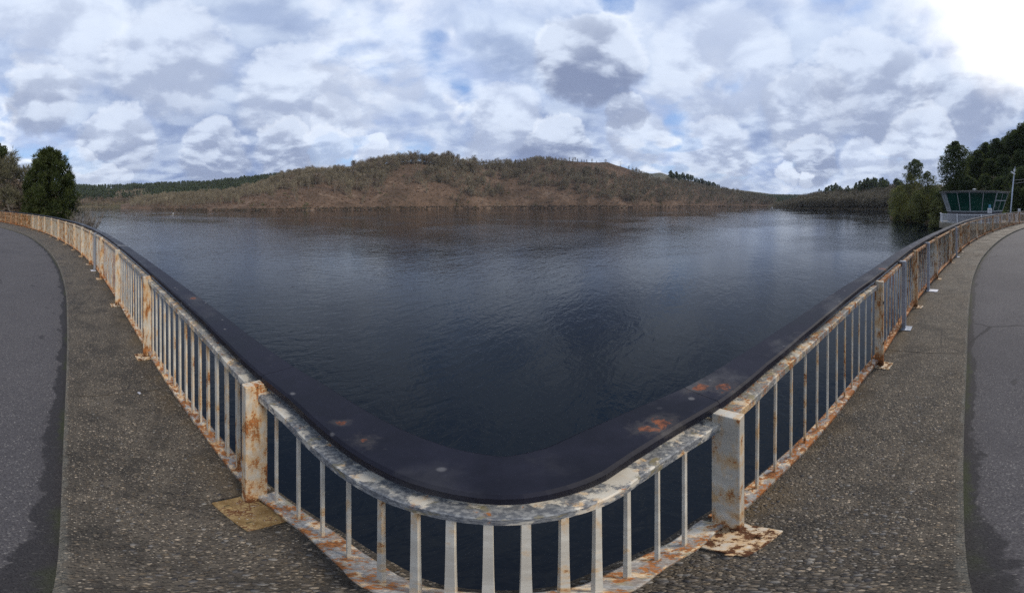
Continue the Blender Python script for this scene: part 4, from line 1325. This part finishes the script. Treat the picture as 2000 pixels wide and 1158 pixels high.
obj('roof', *prism8(Rt + .22, Rt + .30, zt + .10, zt + .22), M_roof, cabin)
obj('head_beam', *prism8(Rt + .03, Rt + .04, zt, zt + .10), M_grey, cabin)
V, F = [], []
for z, R in ((0, .13), (.25, .13), (.28, .26), (.36, .2), (.40, .03)):
    V += [(R * math.cos(a), R * math.sin(a), zt + .22 + z) for a in np.linspace(0, 2 * math.pi, 10, endpoint=False)]
for r_ in range(4): F += [(r_ * 10 + i, r_ * 10 + (i + 1) % 10, r_ * 10 + 10 + (i + 1) % 10, r_ * 10 + 10 + i) for i in range(10)]
F.append(tuple(range(40, 50)))
ch = obj('roof_vent', V, F, M_grey, cabin)
def lerp(a, b_, f): return tuple(a[i] + (b_[i] - a[i]) * f for i in range(3))
def beam(p, q, wd_, parent, mat, name, outward):
    p, q = Vector(p), Vector(q); zq = (q - p).normalized(); o = Vector((outward[0], outward[1], 0)).normalized()
    xq = o.cross(zq).normalized(); yq = zq.cross(xq)
    M = Matrix.Translation(p) @ Matrix((xq, yq, zq)).transposed().to_4x4()
    V, F = xf(box_vf(-wd_ / 2, wd_ / 2, -.05, .05, 0, (q - p).length), M)
    return obj(name, V, F, mat, parent)
for k in range(8):
    lo0, lo1 = (*octo(Rs_, k, OFF), zs), (*octo(Rs_, k + 1, OFF), zs)
    hi0, hi1 = (*octo(Rt, k, OFF), zt), (*octo(Rt, k + 1, OFF), zt)
    mid = octo(1, k + .5, OFF)
    beam(lerp(lo0, hi0, 0), hi0, .10, cabin, M_grey, 'corner_mullion', octo(1, k, OFF))
    beam(lerp(lo0, lo1, .5), lerp(hi0, hi1, .5), .07, cabin, M_grey, 'mullion', mid)
    for h_ in (0, 1):
        a, b_ = h_ * .5, h_ * .5 + .5
        q = [lerp(lo0, lo1, a), lerp(lo0, lo1, b_), lerp(hi0, hi1, b_), lerp(hi0, hi1, a)]
        n_ = Vector((mid[0], mid[1], 0)) * .02
        V = [tuple(Vector(v) - n_) for v in q] + [tuple(Vector(v) - n_ * 2) for v in q]
        if k == 1 and h_ == 0: pass
        obj('window_pane', V, [(0, 1, 2, 3), (7, 6, 5, 4), (0, 4, 5, 1), (1, 5, 6, 2), (2, 6, 7, 3), (3, 7, 4, 0)], M_glass if k not in (6,) else M_grey, cabin)  # panes of the left facet coloured flat grey, a painted sky reflection
    if k == 1:
        beam(lerp(lerp(lo0, hi0, .58), lerp(lo1, hi1, .58), 0), lerp(lo1, hi1, .58), .10, cabin, M_grey, 'transom', mid)
for k in (6,):
    pass

# platform railing, bowed round the slab, and a footbridge to the crest
prail = empty('platform_railing', (CX, CY, -.35))
tag(prail, 'white railing of close bars round the control cabin platform', 'railing')
angs = [face + math.radians(d) for d in np.linspace(-100, 62, 60)]
def ring_bar(R0, R1, z0, z1, name, mat):
    V, F = [], []
    for a in angs:
        for R, z in ((R0, z0), (R1, z0), (R1, z1), (R0, z1)): V.append((R * math.cos(a), R * math.sin(a), z))
    for i in range(len(angs) - 1):
        for j in range(4): F.append((i * 4 + j, i * 4 + (j + 1) % 4, (i + 1) * 4 + (j + 1) % 4, (i + 1) * 4 + j))
    F += [(3, 2, 1, 0), tuple((len(angs) - 1) * 4 + j for j in range(4))]
    obj(name, V, F, mat, prail)
ring_bar(3.96, 4.06, .93, 1.0, 'top_rail', M_white)
ring_bar(3.98, 4.04, .08, .12, 'bottom_rail', M_white)
pb_me = mesh_data('bar', *box_vf(-.017, .017, -.012, .012, .12, .93), M_white)
pp_me = mesh_data('railing_post', *box_vf(-.05, .05, -.05, .05, 0, 1.03), M_white)
for d in np.arange(-99, 62, 1.75):
    a = face + math.radians(d)
    o = bpy.data.objects.new('bar', pb_me); link(o, prail); o.location = (4.01 * math.cos(a), 4.01 * math.sin(a), 0); o.rotation_euler = (0, 0, a + math.pi / 2)
for d in (-100, -62, -26, 10, 40, 62):
    a = face + math.radians(d)
    o = bpy.data.objects.new('railing_post', pp_me); link(o, prail); o.location = (4.09 * math.cos(a), 4.09 * math.sin(a), 0); o.rotation_euler = (0, 0, a + math.pi / 2)

br = empty('footbridge', (0, 0, 0)); tag(br, 'footbridge with white railing joining the cabin platform to the dam', 'footbridge')
e0 = Vector((CX, CY, -.36)) + Vector((math.cos(face + 1.35), math.sin(face + 1.35), 0)) * 3.9
e1 = Vector((30.5, -10.0, -.36))
dv = (e1 - e0); Lb = dv.length; zr = math.atan2(dv.y, dv.x)
V, F = box_vf(0, Lb, -.7, .7, -.3, 0, .01); o = obj('deck', V, F, M_slab, br); o.location = e0; o.rotation_euler = (0, 0, zr)
for s_ in (-.66, .66):
    V, F = merge([box_vf(0, Lb, s_ - .03, s_ + .03, .95, 1.0), box_vf(0, Lb, s_ - .02, s_ + .02, .08, .12)] + [box_vf(q, q + .08, s_ - .04, s_ + .04, 0, 1.02) for q in np.linspace(0, Lb - .08, 5)])
    o = obj('bridge_railing', V, F, M_white, br); o.location = e0; o.rotation_euler = (0, 0, zr)
    for q in np.arange(.2, Lb - .1, .16):
        b_ = bpy.data.objects.new('bar', pb_me); link(b_, o); b_.location = (q, s_, 0)

# lamp post, signs
lp = empty('lamp_post', at(1971.5, 31, -.3)); tag(lp, 'slightly leaning pale lamp post right of the control cabin', 'lamp post')
V, F = [], []
for z, R in ((0, .095), (5.7, .06)):
    V += [(R * math.cos(a), R * math.sin(a), z) for a in np.linspace(0, 2 * math.pi, 10, endpoint=False)]
F = [(i, (i + 1) % 10, 10 + (i + 1) % 10, 10 + i) for i in range(10)] + [tuple(range(10, 20))]
pl = obj('pole', V, F, M_galv, lp, smooth=True)
V, F = merge([xf(box_vf(-.28, .28, -.09, .09, -.07, .07, .03), Matrix.Translation((-.12, 0, 5.45)) @ Matrix.Rotation(.5, 4, 'Y')), xf(box_vf(-.10, .10, -.10, .10, 0, .32, .03), Matrix.Translation((0, 0, 5.6)))])
obj('lamp_head', V, F, M_white, lp)
V, F = box_vf(-.06, .06, -.04, .04, 0, .28, .01); obj('sensor_box', V, F, M_grey, lp, loc=(.03, 0, 5.92))
lp.rotation_euler = (0, math.radians(5.0), math.atan2(-lp.location.x, lp.location.y) * 1.0)
lx = Vector((lp.location.y, -lp.location.x, 0)).normalized()
lp.rotation_euler = (0, math.radians(5.5), math.atan2(lx.y, lx.x))

def sign(name, x, r, zb, w_, h_, z0, label, with_blue):
    root = empty(name, at(x, r, zb)); tag(root, label, 'sign')
    d = Vector((root.location.x, root.location.y, 0)).normalized()
    root.rotation_euler = (0, 0, math.atan2(d.y, d.x) - math.pi / 2)
    V, F = box_vf(-.035, .035, .0, .07, 0, z0 + h_ * .9, .008); obj('pole', V, F, M_grey, root)
    V, F = box_vf(-w_ / 2, w_ / 2, -.04, -.002, z0, z0 + h_, .006); obj('sign_panel', V, F, M_white, root)
    V, F = merge([box_vf(-w_ * .28, w_ * .28, -.044, -.041, z0 + h_ * a, z0 + h_ * (a + .07)) for a in (.3, .48, .66)]); obj('sign_print', V, F, M_signdark, root)
    if with_blue:
        V, F = box_vf(-w_ * .25, w_ * .3, -.04, -.002, z0 + h_ + .02, z0 + h_ + .36, .006); obj('blue_panel', V, F, M_blue, root)
sign('notice_board', 1933, 27.5, -.3, .42, .47, 1.15, 'white notice on a pole with small blue panel in front of cabin', True)
sign('small_sign', 1990.5, 28, -.2, .26, .52, .95, 'small narrow white sign on a pole right of the lamp post', False)

# cable from the lamp post to the slope
lamp_top = lp.matrix_basis @ Vector((0, 0, 4.3))
far_end = Vector(at(2060, 40, 6.2))
for dz in (0.0, .35):
    segs = []
    prev = None
    for f in np.linspace(0, 1, 14):
        p = lamp_top.lerp(far_end, f) + Vector((0, 0, dz - 1.1 * f * (1 - f)))
        if prev is not None: segs.append((*prev, *p, .02, .02))
        prev = p
    V, F = prisms(segs, 4)
    tag(obj('cable', V, F, M_signdark), 'thin overhead cable running from the lamp post to the slope', 'cable', 'overhead cables')

# buoys and a shore stone
def ball(name, loc, R, mat, label, cat_):
    V, F = [], []
    k = 12
    for j, ph in enumerate(np.linspace(-1.3, 1.5, 7)):
        V += [(R * math.cos(ph) * math.cos(a), R * math.cos(ph) * math.sin(a), R * math.sin(ph) * (1.25 if ph > 0 else .7)) for a in np.linspace(0, 2 * math.pi, k, endpoint=False)]
    for j in range(6): F += [(j * k + i, j * k + (i + 1) % k, j * k + k + (i + 1) % k, j * k + k + i) for i in range(k)]
    F += [tuple(range(k - 1, -1, -1)), tuple(range(6 * k, 7 * k))]
    o = obj(name, V, F, mat, smooth=True, loc=loc)
    return tag(o, label, cat_)
ball('buoy', at(338, 8 / math.tan((417 - HOR) / PX), WATER + .1), .35, M_buoy, 'small white buoy floating on the left part of the lake', 'buoy')
ball('buoy', at(1508, 8 / math.tan((405.5 - HOR) / PX), WATER + .1), .9, M_buoy, 'white float at the tip of the wooded shore on the right', 'buoy')

# ------------------------------------------------------------------ the air over the lake
V, F = box_vf(-4800, 4800, -4800, 4800, -12, 330)
hz = obj('haze', V, F, [])
hm = bpy.data.materials.new('lake_haze'); hm.use_nodes = True
ht = NT(hm.node_tree)
hm.node_tree.nodes.remove(hm.node_tree.nodes['Principled BSDF'])
pv = ht.node('ShaderNodeVolumePrincipled')
pv.inputs['Color'].default_value = (.80, .88, 1.0, 1)
pv.inputs['Density'].default_value = 0.00006
hm.node_tree.links.new(pv.outputs[0], hm.node_tree.nodes['Material Output'].inputs['Volume'])
hz.data.materials.append(hm)
tag(hz, 'thin pale blue haze in the air over the lake', 'haze', kind='stuff')
